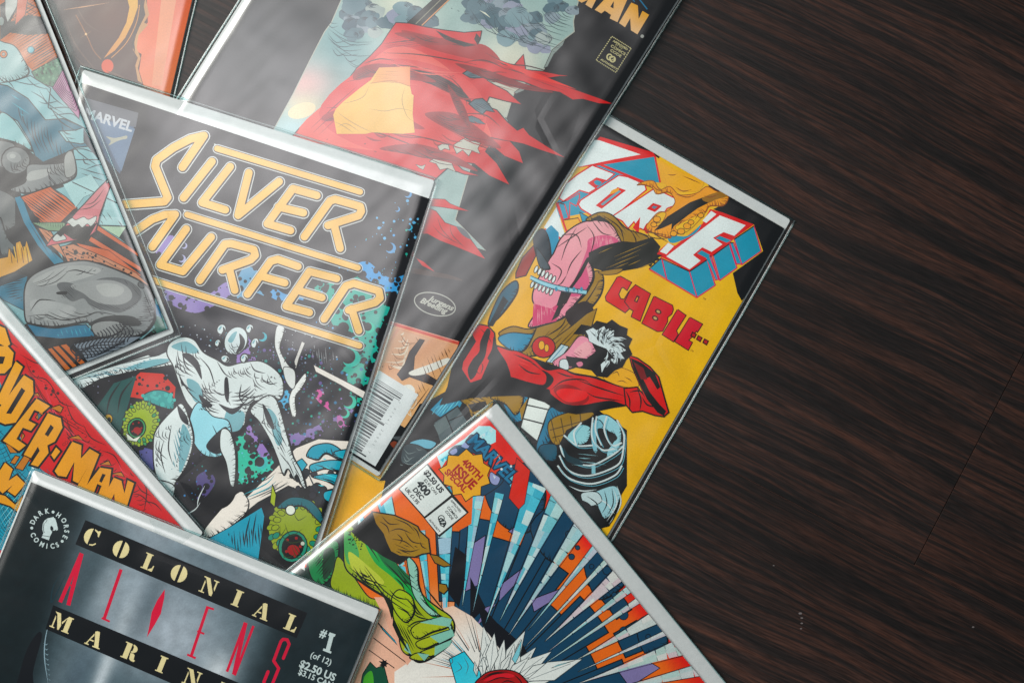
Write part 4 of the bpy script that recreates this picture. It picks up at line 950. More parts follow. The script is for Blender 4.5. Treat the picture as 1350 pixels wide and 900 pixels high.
# drops flung up from the splash
for x, y, r, q in ((311, 449, 15, 19), (292, 434, 6, 7), (329, 433, 5, 6), (287, 452, 4, 5), (336, 452, 5, 7), (322, 472, 5, 6), (297, 473, 6, 5)):
    c.disc('C4D0D2', x, y, r, q, .4, seg=26, ink=1.7)
    c.poly('151B20', f'{x+r*.3},{y-q*.5} {x+r*.8},{y} {x+r*.6},{y+q*.6} {x},{y+q*.85} {x+r*.35},{y+q*.2}', sm=True); c.poly(TL_, f'{x-r*.7},{y} {x-r*.3},{y-q*.5} {x+r*.1},{y-q*.6} {x-r*.3},{y+q*.1}', sm=True)
c.hatch('151B20', '300,448 322,454 316,470 302,466', .5, 2.6, 1.1, .7, curve=.2)
c.hatch('151B20', '236,450 262,462 270,490 248,500 230,480', 1.0, 3.0, 1.6, .6, curve=.12); c.hatch('151B20', '262,500 296,520 290,545 262,540', .6, 2.8, 1.6, .6, curve=.1); c.hatch('151B20', '300,520 340,505 345,526 310,545', -.4, 2.8, 1.6, .6, curve=.1); c.hatch('5C8C98', '228,560 250,560 240,620 226,620', 1.3, 4, 2.0, .6); c.hatch('5C8C98', '110,494 200,472 200,486 120,500', .1, 3, 1.6, .6); c.hatch('151B20', '362,560 384,590 380,610 366,590', 1.1, 2.8, 1.4, .6)
c.lines('151B20', 1.7, '286,476 296,492 306,498|330,478 336,488 350,492|262,470 276,486 284,512|300,500 298,520 304,534|318,506 316,524 324,534|278,512 292,520 306,516|310,518 330,524 352,518|238,500 252,520 266,532|344,500 356,506 366,504|280,560 288,580 284,600|226,560 222,590 228,612|216,580 212,600 218,624')
c.poly('151B20', '296,500 300,498 302,518 300,530 296,520', sm=True); c.hatch('151B20', '330,520 372,520 356,540 330,540', .3, 2.8, 1.2, .7)
c.build('silver_artwork')
# the outlined gold title
GO = 'D8AE62'; WO = 'BFC3C2'; DO = '2A2620'
paths = []
fr(150, 150, 5)
paths += [(10.6, pts('60,602 335,582 358,555 275,350 285,308 395,228 505,170 597,148 455,355')), (10.2, pts('650,318 462,557')), (10.2, pts('770,352 585,588 738,636')), (10.2, pts('893,392 822,672') + [(368.5, 240)])]
fr(320, 180, 4.5)
paths += [(10.2, pts('442,352 300,312 148,520 286,560')), (10.2, pts('215,420 362,455')), (10.2, pts('368,597 520,385 550,375 700,418 706,445 690,472 508,530')), (10.2, pts('545,528 580,665'))]
fr(160, 260, 5)
paths += [(10.2, pts('80,235 205,150 290,118 358,116 206,330')), (10.2, pts('430,212 258,448 408,492 595,265')), (10.2, pts('520,550 685,312 725,308 875,348 885,385 855,415 668,482')), (10.2, pts('715,478 750,615'))]
fr(300, 230, 3)
paths += [(10, pts('80,475 172,345 200,337 280,365')), (10, pts('140,405 228,430')), (10, pts('433,413 325,385 233,522 325,547')), (10, pts('275,458 375,488')), (10, pts('383,573 470,442 500,432 600,462 605,490 585,508 480,538')), (10, pts('492,532 520,618'))]
fr()
bars = [(8.2, [(286.5, 196.5), (475, 253.5)], (282, 189.5)), (8.2, [(247, 283.5), (472, 353.5)], (241.5, 276)), (8.6, [(190, 366), (474, 456)], None)]
for w, p in paths: c.rounded(WO, w + 5.0, p, raw=True)
for w, p, tip in bars:
    c.rounded(WO, w + 4.4, p, raw=True)
    if tip: c.poly(WO, [tip, (p[0][0] + 6, p[0][1] - 4.2), (p[0][0] + 4, p[0][1] + 8), (p[0][0] - 1, p[0][1] + 5)])
for w, p in paths: c.rounded(DO, w + 2.4, p, raw=True)
for w, p, tip in bars: c.rounded(DO, w + 2.2, p, raw=True)
for w, p in paths: c.rounded(GO, w - .2, [(x - .55, y - .55) for x, y in p], raw=True)
for w, p, tip in bars: c.rounded(GO, w - .4, [(x - .3, y - .5) for x, y in p], raw=True)
c.build('title_lettering')
c.make_bag(amp=0.00034, seed=5.3)

# =========================================================== grey and teal cover, left edge
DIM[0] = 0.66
c = Comic('bagged comic with grey boulder shapes, teal cloth and orange stripes, at the upper left', GR,
          ((-494, -56), (-36, -240), 735), ((-491, -55), (-42, -236), 727), ((-489, -52), (-49, -231), 717), 0.0076)
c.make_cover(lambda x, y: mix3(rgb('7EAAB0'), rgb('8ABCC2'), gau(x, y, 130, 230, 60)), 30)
fr(0, 0, 3)
OR = 'B5622E'
c.poly(OR, '-40,-40 205,-10 225,120 255,215 130,285 60,200 -40,160'); c.hatch('1A1614', '0,-20 200,-10 250,210 130,280 60,190 0,160', -.55, 3.4, 1.4, .3); c.hatch('1A1614', '0,-20 200,0 220,90 60,140', .5, 5, 1.8, .5)
c.poly('1A1E1E', '0,20 60,-20 80,10 40,90 110,60 250,80 240,130 110,140 40,130 0,160'); c.poly('A9B0AC', '20,-10 60,0 90,-20 60,40 30,90 20,60', ink=1); c.poly('8C9A98', '125,-10 185,-10 165,40 150,20', ink=.8); c.poly('38393B', '90,120 180,90 240,120 230,135', ink=.8)
c.disc('2E98A8', 122, 198, 4.6, ink=1.4); c.poly('B8522C', '70,-10 110,-10 100,60 60,100', ink=.8); c.disc('7D8A86', 5, 85, 4, 6, ink=.8)
c.poly('93B4B6', '-20,170 20,170 60,185 90,230 115,290 60,320 0,310', sm=True, ink=1.3); c.disc('BE6A30', 14, 215, 5, ink=1.2); c.disc('9A9A94', 14, 215, 2.2, ink=.6)
c.poly('4A7A60', '125,285 240,222 272,245 215,345 150,330', ink=1.3); c.scatter(['2C4A3C', '22382E', '6A9A7A'], '130,285 240,228 265,250 210,335 150,320', 60, .8, 2.2)
c.poly('B0789A', '208,348 268,243 322,400 312,470 250,400', ink=1.3)
for k in range(7):
    t = 1 - k / 7.5; cx, cy = 268, 350
    q = [(cx + (x - cx) * t, cy + (y - cy) * t) for x, y in ((208, 348), (268, 243), (322, 400), (300, 440), (250, 400))]; c.line('3A2038', .9, q + [q[0]])
c.poly('86B6BC', '60,320 120,300 200,350 190,425 240,460 330,505 400,600 445,700 470,770 500,900 400,800 300,850 200,770 0,720 0,330', ink=1.2)
c.lines('1A3A44', 1.4, '100,300 140,340 200,355|50,320 120,335 160,330|190,430 260,425 300,440|200,460 280,450 320,480|240,515 330,505 370,545|120,360 170,390 190,420|260,600 330,590 400,620|0,300 40,330 60,360|150,400 180,410 230,400')
c.poly('0E6A80', '-20,330 30,340 110,390 180,475 250,470 330,505 300,515 232,520 262,560 320,570 390,550 380,575 300,585 268,600 282,640 150,650 118,560 70,480 0,440', ink=1.4)
c.hatch('08303C', '60,400 180,480 260,600 270,640 160,640 110,540', 1.3, 3.4, 1.5, .5, curve=.05); c.hatch('2FA0B4', '0,350 100,400 160,470 100,480', .6, 7, 1.5, .6); c.hatch('08303C', '240,520 380,560 300,590', .2, 4, 1.2, .7)
c.poly('88B8BC', '0,450 50,470 100,540 130,600 70,570 0,560', sm=True, ink=1.2)
c.line('141A1C', 1.3, '280,632 420,632'); c.lines('1A3A44', 1.4, '340,670 380,655 415,650|230,720 300,735 360,780|280,730 360,760 430,800', taper=1)
c.hatch('10242A', '120,300 200,350 330,500 430,700 460,780 330,640 240,520 190,430', .75, 7, 1.5, .6, curve=.06, keep=.8); c.hatch('10242A', '270,640 440,700 480,800 330,760', .3, 7, 1.5, .6, keep=.8); c.poly('0E2A32', '330,510 395,600 430,680 380,620 330,560'); c.poly('1A1C20', '255,215 275,240 330,400 345,480 320,460 268,243'); c.poly('12343C', '360,560 390,560 400,600 380,590')
c.build('cloth_artwork')
GY = '8E9292'
c.poly('16191A', '-20,540 60,560 120,600 170,640 290,590 305,690 250,740 130,775 80,765 150,900 200,960 0,1000')
c.poly('6E7374', '-20,565 30,560 60,580 40,640 0,660', sm=True, ink=1.6)
c.disc('6E7374', 62, 635, 19, 18, ink=1.8); c.disc('8E9292', 55, 622, 10, 7, .3); c.disc('A8ACAA', 50, 618, 4, 3); c.hatch('16191A', '40,640 110,620 110,680 60,700', .9, 2.5, 1.4, .5, curve=.2)
c.poly('7E8384', '110,655 180,650 260,640 285,600 302,690 255,725 190,745 110,765 40,750 100,720', sm=True, ink=1.6); c.poly('A2A6A4', '120,680 200,670 180,700 110,715', sm=True); c.hatch('16191A', '180,650 290,620 295,690 200,730', 1.0, 2.4, 1.1, .5, curve=.1); c.hatch('16191A', '0,690 100,680 100,740 20,760', .3, 3, 1.5, .6, curve=.1)
c.poly('9A9E9C', '255,620 285,600 300,680 260,700', sm=True, ink=1); c.poly('5E6364', '-20,760 40,770 80,820 60,900 0,900', sm=True, ink=1.6)
fr(0, 230, 3)
c.poly('121A1C', '60,85 90,85 250,340 130,400 100,450 60,420 0,480 -20,250 60,200')
c.poly('0E7C98', '58,92 85,85 120,180 185,285 255,345 215,355 150,280 95,190'); c.hatch('083442', '90,150 200,280 240,345 200,340', 1.0, 5, 1.2)
c.poly('0C2A34', '-20,420 60,390 110,400 100,470 -20,470'); c.poly('0E6E88', '-20,480 0,440 60,420 110,400 95,470 100,540 20,500', ink=1); c.hatch('062028', '0,440 100,410 90,500 20,490', -.2, 3.2, 1.5)
c.poly('5E6668', '0,170 30,250 60,290 30,320 0,300', sm=True, ink=1.3)
c.poly('D09A26', '-20,335 30,325 35,290 60,330 62,270 80,262 95,300 105,260 130,340 60,385 -20,415', ink=1.2)
for x in (40, 62, 85, 105): c.line('5A3E0C', 1.0, f'{x},{290} {x+8},{350}')
for x, y in ((55, 285), (72, 275), (95, 285), (108, 290)): c.line('E0B850', 1.4, f'{x},{y} {x+10},{y+55}')
c.build('grey_stone_artwork')
c.poly('17191A', '80,85 200,45 300,130 320,150 240,200 150,200'); c.poly('C9683C', '82,90 200,48 262,90 305,132 290,140 240,190 160,190', ink=1)
c.hatch('1A1614', '80,90 205,48 305,135 240,192 150,190', .62, 3.6, 1.9, .1)
c.poly('7A9A7A', '125,190 260,190 250,225 190,222', ink=1); c.hatch('2A3A2C', '130,190 260,190 240,222', 1.5, 3, .9, .2)
c.poly('A9D2D4', '250,40 360,0 400,60 330,90 300,130', sm=False); c.poly('A2CDD0', '440,-10 560,280 500,205 395,200 420,100'); c.poly('B4D4B8', '390,200 520,205 560,300 470,250', ink=.8)
c.line('141A1C', 1.3, '285,30 520,140'); c.line('141A1C', 1.2, '390,202 520,207')
c.poly('1A1818', '240,290 340,240 390,205 570,320 600,400 640,520 560,430 430,380 320,340 250,345')
for p in ('385,200 560,318 565,335 375,215', '360,245 555,365 560,385 350,262', '300,270 430,300 560,400 520,400 420,330 330,300'): c.poly('CE6A42', p, ink=.7)
c.poly('C98A6A', '240,285 290,275 350,300 420,330 540,390 590,440 500,390 400,350 330,340 270,350', ink=.9); c.scatter('1A1818', '250,290 340,300 520,390 560,420 400,350 280,340', 30, 1, 3); c.hatch('1A1818', '240,285 350,300 590,440 420,350 270,345', .5, 4, 1.2)
c.poly('C98A6A', '150,210 200,225 240,290 260,330 190,270', ink=.8); c.hatch('1A1818', '150,210 200,225 260,330 190,270', .7, 4, 1.0)
c.poly(('CF8288', 'C4606A', (420, 20), (220, 270)), '437,8 445,22 428,70 412,112 395,160 380,225 350,248 290,262 182,284 205,250 255,205 300,150 330,120 385,60', ink=1.5)
c.poly('BFC6C4', '425,10 442,6 440,30 420,35', ink=.8); c.lines('3A1A20', 1.3, '310,140 360,130 400,100|330,120 370,110 410,60|370,160 384,200 370,230')
c.poly('161819', '250,205 300,195 350,205 385,190 350,250 290,258 255,235 210,262 225,230'); c.poly('C6CCC8', '265,188 285,172 300,180 330,168 350,178 380,165 378,185 360,205 345,196 325,210 310,198 290,208 275,196', sm=True, ink=.9); c.poly('C6CCC8', '208,255 225,235 240,245 250,238 262,255 240,262 220,265', sm=True, ink=.9)
c.hatch('141A1C', '320,60 500,210 400,200 380,100', .9, 6, 1.2, .6); c.poly('12282C', '500,205 560,280 565,330 470,250'); c.build('spike_artwork')
c.poly('10181A', '100,590 360,640 560,650 620,600 660,620 665,660 400,760 150,760 60,640'); c.poly('3A6A60', '600,560 640,560 660,620 620,630'); c.hatch('3A7A68', '590,570 650,560 665,625 600,630', .7, 4, 1.6); c.poly('0E6A90', '600,500 630,520 640,570 615,550')
c.poly('0E7090', '105,590 200,605 340,592 370,625 375,640 240,650 140,640', ink=1.4); c.hatch('3AA0B8', '240,610 360,600 360,640 220,640', 1.2, 6, 1.4)
c.poly(('9A9E9E', '7E8486', (200, 380), (500, 640)), '98,450 112,415 150,385 225,355 300,342 350,342 420,362 480,385 560,425 600,470 612,520 610,580 570,630 520,645 450,650 400,640 350,585 260,600 200,605 120,590 100,570 95,500', sm=True, ink=2)
c.poly('A9ADAC', '130,420 230,370 330,360 400,380 300,420 180,440', sm=True); c.poly('A4A8A8', '120,500 200,500 300,530 250,570 150,570', sm=True)
c.poly('5E6264', '225,440 260,425 330,440 400,410 480,410 540,440 560,480 540,510 480,545 430,540 360,520 330,490 280,500', sm=True); c.poly('969A9A', '280,440 360,420 450,420 510,450 520,490 470,515 380,505 330,470', sm=True); c.poly('A8ACAA', '380,440 440,430 490,450 470,480 410,480', sm=True)
c.poly('1A1D1E', '225,465 262,462 262,474 228,474', sm=True)
c.hatch('2A2E30', '235,430 300,440 300,500 240,490', .8, 2.4, .9, .5); c.hatch('2A2E30', '330,480 480,530 540,500 560,470 540,530 470,560 360,530', .5, 2.4, 1.0, .4); c.hatch('2A2E30', '480,410 560,440 565,500 540,470', .9, 2.4, 1.0, .4)
c.poly('2A2E2F', '350,590 420,560 520,560 560,590 520,600 440,580 380,600', sm=True); c.poly('8A8E8E', '362,600 400,580 470,582 490,610 440,640 385,640', sm=True, ink=1.3); c.hatch('1E2224', '440,590 560,560 610,580 590,620 460,640', .05, 2.3, 1.4, .4); c.hatch('1E2224', '550,480 612,490 608,600 560,560', .15, 2.6, 1.4, .5)
c.hatch('2A2E30', '110,440 230,370 330,350 420,370 300,400 180,440 130,480', -.5, 3.0, 1.0, .6, curve=.06, keep=.8); c.hatch('2A2E30', '110,560 250,590 350,580 420,550 300,540 150,520', .25, 3.0, 1.1, .6, curve=.05, keep=.8); c.hatch('1E2224', '560,430 612,520 600,580 575,500', 1.2, 2.6, 1.2, .5)
c.disc('5A5E60', 558, 438, 5, 3, .8, ink=1); c.lines('1A1D1E', 1.6, '110,560 180,555 250,575 340,560 380,545 430,550 490,565|260,385 300,378 350,390 380,396|120,540 150,500 180,495 220,500|230,600 300,590 350,575')
c.build('grey_boulder_artwork')
c.poly('17191A', '180,690 290,665 370,745 260,800 150,800')
for p in ('190,690 204,686 285,775 265,780', '210,682 232,678 310,765 298,772', '240,675 262,671 342,750 325,758'): c.poly('C06A38', p)
c.poly('7C8894', '290,670 400,648 560,640 480,690 350,745', ink=1)
for k in range(16): c.line('20242C', 1.5, [(290 + k * 15 + 12 * math.sin(j * .9 + k * .3), 745 - k * 5.5 - j * 11) for j in range(9)], sm=True)
for k in range(6): c.line('20242C', 1.2, [(295 + j * 25, 690 + 8 * k - j * 5 + 5 * math.sin(j * 1.1 + k)) for j in range(9)], sm=True)
c.build('striped_artwork')
c.make_bag(amp=0.0003, seed=2.2, slope=(0.03, 0.0))
# =========================================================== foil-ray cover, bottom centre
DIM[0] = 1.0
c = Comic('bagged comic with blue foil rays, yellow starburst badge and white price box, bottom middle', GR,
          ((652, 527), (964, 908), 735), ((655, 531), (963, 907), 729), ((640, 547.5), (950, 925), 700), 0.0076, -1.15e-5, 400)
c.make_cover(lambda x, y: 'DC6A30', 20)
fr()
CX, CY = 588, 962
def ray(a0, a1, r0, r1): return [(CX + r0 * math.cos((a0 + a1) / 2), CY - r0 * math.sin((a0 + a1) / 2)), (CX + r1 * math.cos(a0), CY - r1 * math.sin(a0)), (CX + r1 * math.cos(a1), CY - r1 * math.sin(a1))]
def ring(r0, r1, a0, a1, n=30):
    A = [math.radians(a0 + (a1 - a0) * i / n) for i in range(n + 1)]
    return [(CX + r1 * math.cos(a), CY - r1 * math.sin(a)) for a in A] + [(CX + r0 * math.cos(a), CY - r0 * math.sin(a)) for a in reversed(A)]
def bg(x, y):
    r = math.hypot(x - CX, y - CY); t = rgb('E06F2C'); t = mix3(t, rgb('CF3A2A'), (r - 300) / 60)
    d = ((x - 640) * .775 - (y - 547) * .632); t = mix3(t, rgb('D03328'), (d + 28) / 26)
    return mix3(t, rgb('E8B79C'), (205 - r) / 70)
cells(c, bg, '300,500 640,540 960,930 900,1000 300,1000', 10)
TE = '07405A'
for a0, a1, r0, r1 in ((31, 45, 130, 250), (45, 52, 130, 215), (52, 60, 120, 262), (60, 68, 120, 285), (68, 77, 125, 262), (77, 86, 150, 282), (86, 93, 170, 262), (22, 31, 140, 215), (8, 22, 130, 250), (33, 47, 268, 292), (22, 30, 255, 290), (56, 62, 300, 318)):
    c.poly(TE, ring(r0, r1, a0, a1, 5), ink=1.6)
for p in ('640,640 690,610 720,650 700,700 660,690', '700,690 760,650 775,690 730,740', '770,740 800,725 830,760 790,790', '840,820 870,810 880,850 850,860'): c.poly(TE, p, sm=True, ink=1.4)
for i in range(16): c.disc(TE, R.uniform(690, 720) + i * 9, R.uniform(632, 650) + i * 13, R.uniform(3, 7), ink=1.0, seg=12)
for p in ('670,700 682,692 680,706', '614,722 640,705 632,770 612,780', '660,770 700,740 694,754 658,792', '655,795 625,830 640,800', '700,790 740,775 730,790 704,806', '812,880 850,868 870,880 830,905'): c.poly('7E75A2', p, ink=1.2); 
c.poly('12181E', '600,720 620,735 605,800 590,780'); c.poly('12181E', '628,790 655,820 690,850 700,870 660,870 640,840'); c.poly('12181E', '620,760 640,800 620,820')
def foilc(x, y):
    return R.choice(['4FB8CE', '6AC6D6', '94D6DE', '45AAC2', 'B4DEE2', 'CCE4E4', 'A4C4D6', '60BCD0'])
def foil(a0, a1, r0, r1, pale=0.0, split=False):
    """one prism ray, broken into shards of slightly different tint"""
    a0, a1 = math.radians(a0), math.radians(a1); am = (a0 + a1) / 2; n = max(6, int((r1 - r0) / 11))
    c._stroke(c.colfn('141C24'), 1.1, [ray(a0, a1, r0, r1)[i] for i in (1, 0, 2)], 0)
    z = c.up(ray(a0, a1, r0, r1)); cu = r0
    while cu < r1:
        cn = cu + R.uniform(8, 26); t0, t1 = (cu - r0) / (r1 - r0), min(1, (cn - r0) / (r1 - r0)); sk = R.uniform(-.06, .06)
        for h0, h1 in ((0, R.uniform(.3, .7)), (None, 1)):
            if h0 is None: h0 = hp
            hp = h1
            q = []
            for t, h in ((t0, h0), (t1, h0 + 0), (t1, h1), (t0, h1)):
                A0, A1 = am + (a0 - am) * t, am + (a1 - am) * t; aa = A0 + (A1 - A0) * h; rr = r0 + (r1 - r0) * t
                rr = min(r1, max(r0, rr + sk * 60 * (h - .5) * (0 < t < 1)))
                q.append((CX + rr * math.cos(aa), CY - rr * math.sin(aa)))
            if area2(q) < 0: q = q[::-1]
            col = rgb(foilc(0, 0)); col = mix3(col, rgb(R.choice(['C9D2D0', 'D8DAD6', 'B7CFC9', 'D3C4C9'])), min(1, pale * R.uniform(.9, 1.5))); cc = C(col)
            c.tri(q, lambda x, y: cc, z)
        cu = cn
c.build('city_artwork')
FR = [(88.3, 92.5, 60, 268, 0), (80.8, 84.2, 165, 312, 0), (76.2, 78.3, 160, 320, 0), (72.2, 77.6, 330, 350, 0), (67.5, 72.0, 150, 345, .05), (61.6, 66.0, 160, 350, .3), (54.6, 58.6, 150, 370, .6),
      (49.6, 51.6, 170, 330, .5), (45.8, 47.2, 150, 330, .8), (39.8, 44.2, 175, 345, .95), (36.6, 38.6, 170, 320, .6), (33.2, 34.8, 150, 320, .7), (26.4, 30.2, 195, 340, .9), (23.2, 24.6, 190, 340, .7), (17.2, 21.8, 185, 360, .95), (12.0, 14.8, 190, 350, .7), (7, 9, 190, 350, .7), (1, 4, 180, 350, .6), (96, 99, 120, 265, 0), (103, 107, 130, 330, 0), (111, 114, 150, 330, .1)]
for f in FR: foil(*f)
c.build('foil_rays', FOIL)
# corner: purple cloud, foil chips, badge, price boxes
fr(510, 550, 5.29)
c.poly('D4452F', '540,120 660,25 672,40 560,125'); c.poly('D4452F', '-60,560 60,500 60,520 -40,620'); c.poly('D4452F', '290,305 345,265 350,330 330,370')
c.poly('A9DCE2', '350,270 430,220 540,150 640,60 720,60 760,90 780,160 700,200 500,230 420,290 380,350'); 
for i in range(26): x = R.uniform(360, 740); c.poly(R.choice(['58C4D4', 'D8E4E4', '8FC8D8', 'BFD6DC', '3FB4CC']), f'{x},{300-(x-360)*.6} {x+30},{285-(x-360)*.6} {x+22},{320-(x-360)*.6}')
c.poly(TE, '430,250 470,200 530,190 560,150 600,120 700,180 700,260 640,260 560,240 500,270', sm=True, ink=1); c.poly('8E9AC4', '440,240 480,215 490,240 460,260', sm=True); c.poly('8E9AC4', '520,200 550,170 575,190 560,215', sm=True)
c.poly(TE, '645,480 680,430 740,420 810,430 790,470 720,520 660,545', sm=True, ink=1); c.poly('9098C0', '725,380 760,400 790,425 770,470 730,460 715,420', sm=True, ink=.9); c.poly('C8D4DC', '740,400 760,415 750,430')
c.poly('E06A2A', '500,560 600,545 590,740 500,790 430,700'); c.poly(BL, '440,480 470,560 440,570 400,480')
at = math.atan2(185, 215) + .02
c.poly('C8322A', '760,90 835,170 820,250 760,190'); c.poly('C8362C', '905,280 1000,370 960,600 920,640 850,560 880,420', ink=.8)
for bo, col in ((.11, '0B2C42'), (.03, '1F6F94')):
    c.text(col, 'MARVEL', 556, 165, .775, 17.0, bo, .93, .1, 1.0)
c.line('B8C8D0', .9, '770,255 790,290'); c.line('C8482E', 1.6, '745,300 790,260'); c.line('C8482E', 1.6, '760,330 795,300'); c.disc('D0DADC', 800, 360, 1.6); c.disc('D0DADC', 866, 340, 1.5); c.text('20242A', 'TM', 888, 365, at, 3)
c.build('publisher_lettering')
st = '555,222 602,265 662,258 672,320 720,350 700,402 716,458 655,480 652,540 602,545 550,582 520,530 462,538 455,480 398,462 402,402 366,362 420,332 430,265 500,270'
c.line('1A1A1A', 2.2, st + ' 555,222'); c.poly('EDB02C', st)
for tx, x, y, h in (('400TH', 530, 290, 9.5), ('ISSUE', 468, 330, 12.5), ('SPECIAL', 410, 362, 8.4)): c.text('9E2B22', tx, x - h * 1.2, y + h * 3.6 - 8, at + .06, h, .042, .9)
c.build('starburst_badge')
c.poly('101416', '283,318 470,545 572,660 365,835 258,700 78,496'); c.poly('D3DAD8', '280,332 440,530 448,540 262,690 90,498'); c.poly('D3DAD8', '455,558 556,664 362,818 268,704')
DKT = '22282B'
def bt(o, txt, a, d, h, b_, sx):
    x = o[0] + a * .628 - d * .753; y = o[1] + a * .778 + d * .658; c.text(DKT, txt, x, y, .885, h, b_, sx)
o1, o2 = (280, 332), (455, 558)
for q in (('$2.50 US', 22, 52, 7.0, .045, 1.0), ('$2.95 CAN', 62, 84, 4.0, .02, 1.0), ('400', 48, 142, 9.3, .05, 1.12), ('DEC', 62, 188, 6.4, .04, 1.05), ('UK £1.95', 22, 228, 4.9, .03, 1.02)): bt(o1, *q)
for q in (('APPROVED', 8, 24, 3.0, .03, 1.0), ('BY THE', 42, 44, 2.2, .01, 1.0), ('COMICS', 28, 72, 3.5, .03, 1.1), ('CODE', 40, 100, 3.5, .03, 1.1), ('AUTHORITY', 10, 226, 2.9, .03, .98), ('CA', 50, 176, 6.4, .05, 1.1)): bt(o2, *q)
for a_, d_ in ((60, 150), (92, 162)):
    x = o2[0] + a_ * .628 - d_ * .753; y = o2[1] + a_ * .778 + d_ * .658; P = [(x + 21 * math.cos(t), y + 21 * math.sin(t)) for t in np.linspace(0, 6.283, 18)]; c.line(DKT, 1.2, P)
c.build('price_box')
# bright middle: pale burst, spiky leaves, red mass, cyan darts
fr()
cells(c, lambda x, y: mix3(rgb('E2DFD9'), rgb('E9B79A'), (math.hypot(x - 640, y - 890) - 55) / 75), '562,806 598,798 622,812 645,836 668,868 700,885 730,925 730,960 540,960 545,860', 7)
c.poly('E4B59E', '490,806 560,800 566,840 600,900 560,960 470,930')
for p in ('505,806 512,806 545,860', '498,820 505,830 566,892', '492,840 500,846 545,880', '486,856 492,860 520,880', '514,800 522,800 548,842'): c.poly('2FA6C4', p, ink=1.2)
c.poly('E2DFD9', '520,885 545,868 590,850 612,870 600,900 520,960')
for k in range(26):
    a = math.radians(R.uniform(100, 200)); r0 = R.uniform(28, 45); r1 = r0 + R.uniform(18, 60)
    c._stroke(c.colfn(R.choice(['2A3034', '2A3034', '3A9CB4', 'B8775C'])), R.uniform(.7, 1.6), [(640 + r0 * math.cos(a), 890 - r0 * math.sin(a)), (640 + r1 * math.cos(a), 890 - r1 * math.sin(a))], 2)
c.poly('0F4A38', '478,888 488,872 496,880 506,876 512,900 500,940 470,930', ink=1); c.spiky('12181A', 506, 874, 7, .5, 7); c.poly('4C9A3A', '480,892 490,884 492,904 480,910', sm=True)
c.poly(('2FB4CC', '58C4D4', (600, 860), (640, 900)), '592,868 612,858 634,886 628,930 610,930', ink=1.2)
fr(620, 640, 3.46)
leaf = [(100, 880, 60, 640), (120, 880, 155, 700), (150, 850, 250, 660), (190, 860, 300, 735), (190, 880, 370, 755), (210, 900, 350, 850), (60, 860, 80, 720), (90, 850, 110, 670), (200, 850, 220, 720), (170, 860, 200, 720), (230, 880, 380, 800), (230, 900, 400, 870), (60, 880, 50, 760), (130, 860, 190, 760), (160, 880, 270, 780), (250, 890, 510, 790), (30, 870, 20, 800)]
for x0, y0, x1, y1 in leaf:
    d = Vector((x1 - x0, y1 - y0)); nn = Vector((-d.y, d.x)).normalized() * d.length * .16; m = Vector((x0, y0)) + d * .45
    c.poly('D5D9D6', [(x0, y0), tuple(m + nn), (x1, y1), tuple(m - nn)], ink=1.0, inkc='3A4448'); c.line('6A7478', .7, [(x0, y0), tuple(Vector((x0, y0)) + d * .8)])
c.poly('7FC0CC', '190,790 235,700 225,770 205,810', ink=.7); c.poly('8EC8D0', '370,830 480,795 400,815', ink=.5)
c.lines('4A5458', 1.0, '40,820 60,780 80,800|20,840 50,820 60,850|-60,800 -40,830 -70,850|-100,760 -80,800 -110,830|-30,780 -10,820 -20,860', taper=1)
c.poly('9E2024', '30,920 60,860 120,840 190,842 240,870 260,930', sm=True, ink=1.6); c.poly('C83038', '60,890 120,855 180,856 200,870 120,880', sm=True); c.lines('2A0C10', 1.7, '40,890 100,860 180,850|70,900 130,875 190,880|200,860 230,890 240,920|60,870 110,852 170,846|140,900 170,888 210,900')
c.build('pale_burst_artwork')
# lumpy green form, brown rock
fr(260, 600, 3)
c.poly('14302A', '340,460 430,400 560,300 640,230 600,560 560,640 300,600'); c.poly('D4452F', '405,425 430,405 432,440 415,450'); c.poly('D9E0DE', '395,432 425,430 425,455')
c.poly('1A7A48', '440,380 520,340 560,350 550,450 500,510 450,480', sm=True, ink=1.6); c.poly('0E3A28', '500,380 540,370 540,440 500,490', sm=True); c.hatch('5FBE5A', '450,390 510,360 500,420', -.6, 5, 1.6, .6)
c.poly('8FA02E', '560,400 620,480 680,560 740,570 740,610 600,560 530,520 540,450', sm=True, ink=1.4)
c.poly('E8B098', '700,560 760,560 870,780 830,830 740,640')
c.poly(('8AA62C', '9AA634', (600, 300), (900, 750)), '580,290 600,270 660,330 720,400 790,440 850,500 900,560 950,600 1005,640 1018,690 985,750 930,800 880,818 850,800 835,760 800,720 775,640 770,590 740,560 690,530 620,480 585,440 578,370', sm=True, ink=2)
c.poly('2F9A4A', '660,330 740,400 840,480 900,560 950,620 930,640 850,560 770,480 700,420', sm=True); c.poly('15683E', '700,350 780,420 860,500 880,540 820,500 740,430', sm=True)
c.poly('8CBCAC', '830,400 870,440 880,520 920,600 1000,660 1005,700 970,640 920,630 860,560 840,480', sm=True, ink=1.4)
c.poly('4C9A58', '585,300 620,330 640,400 600,430 582,380', sm=True); c.poly('B4BE50', '600,380 680,440 740,500 700,510 620,460', sm=True)
c.poly('9CB038', '770,560 800,530 850,560 860,620 830,660 800,640 775,600', sm=True, ink=1.6)
for p in ('845,690 880,660 960,640 1000,650 990,680 930,700 870,725', '865,740 920,715 1000,690 1010,715 950,745 890,765', '880,780 940,755 1000,730 990,755 930,795', '800,720 830,740 840,790 810,770', '840,800 870,780 910,790 890,815'):
    c.poly('A0AC3C', p, sm=True, ink=1.5); c.poly('7FB4A4', ' '.join(f'{float(q.split(",")[0])+8},{float(q.split(",")[1])-3}' for q in p.split()[2:5]) + ' ' + p.split()[1])
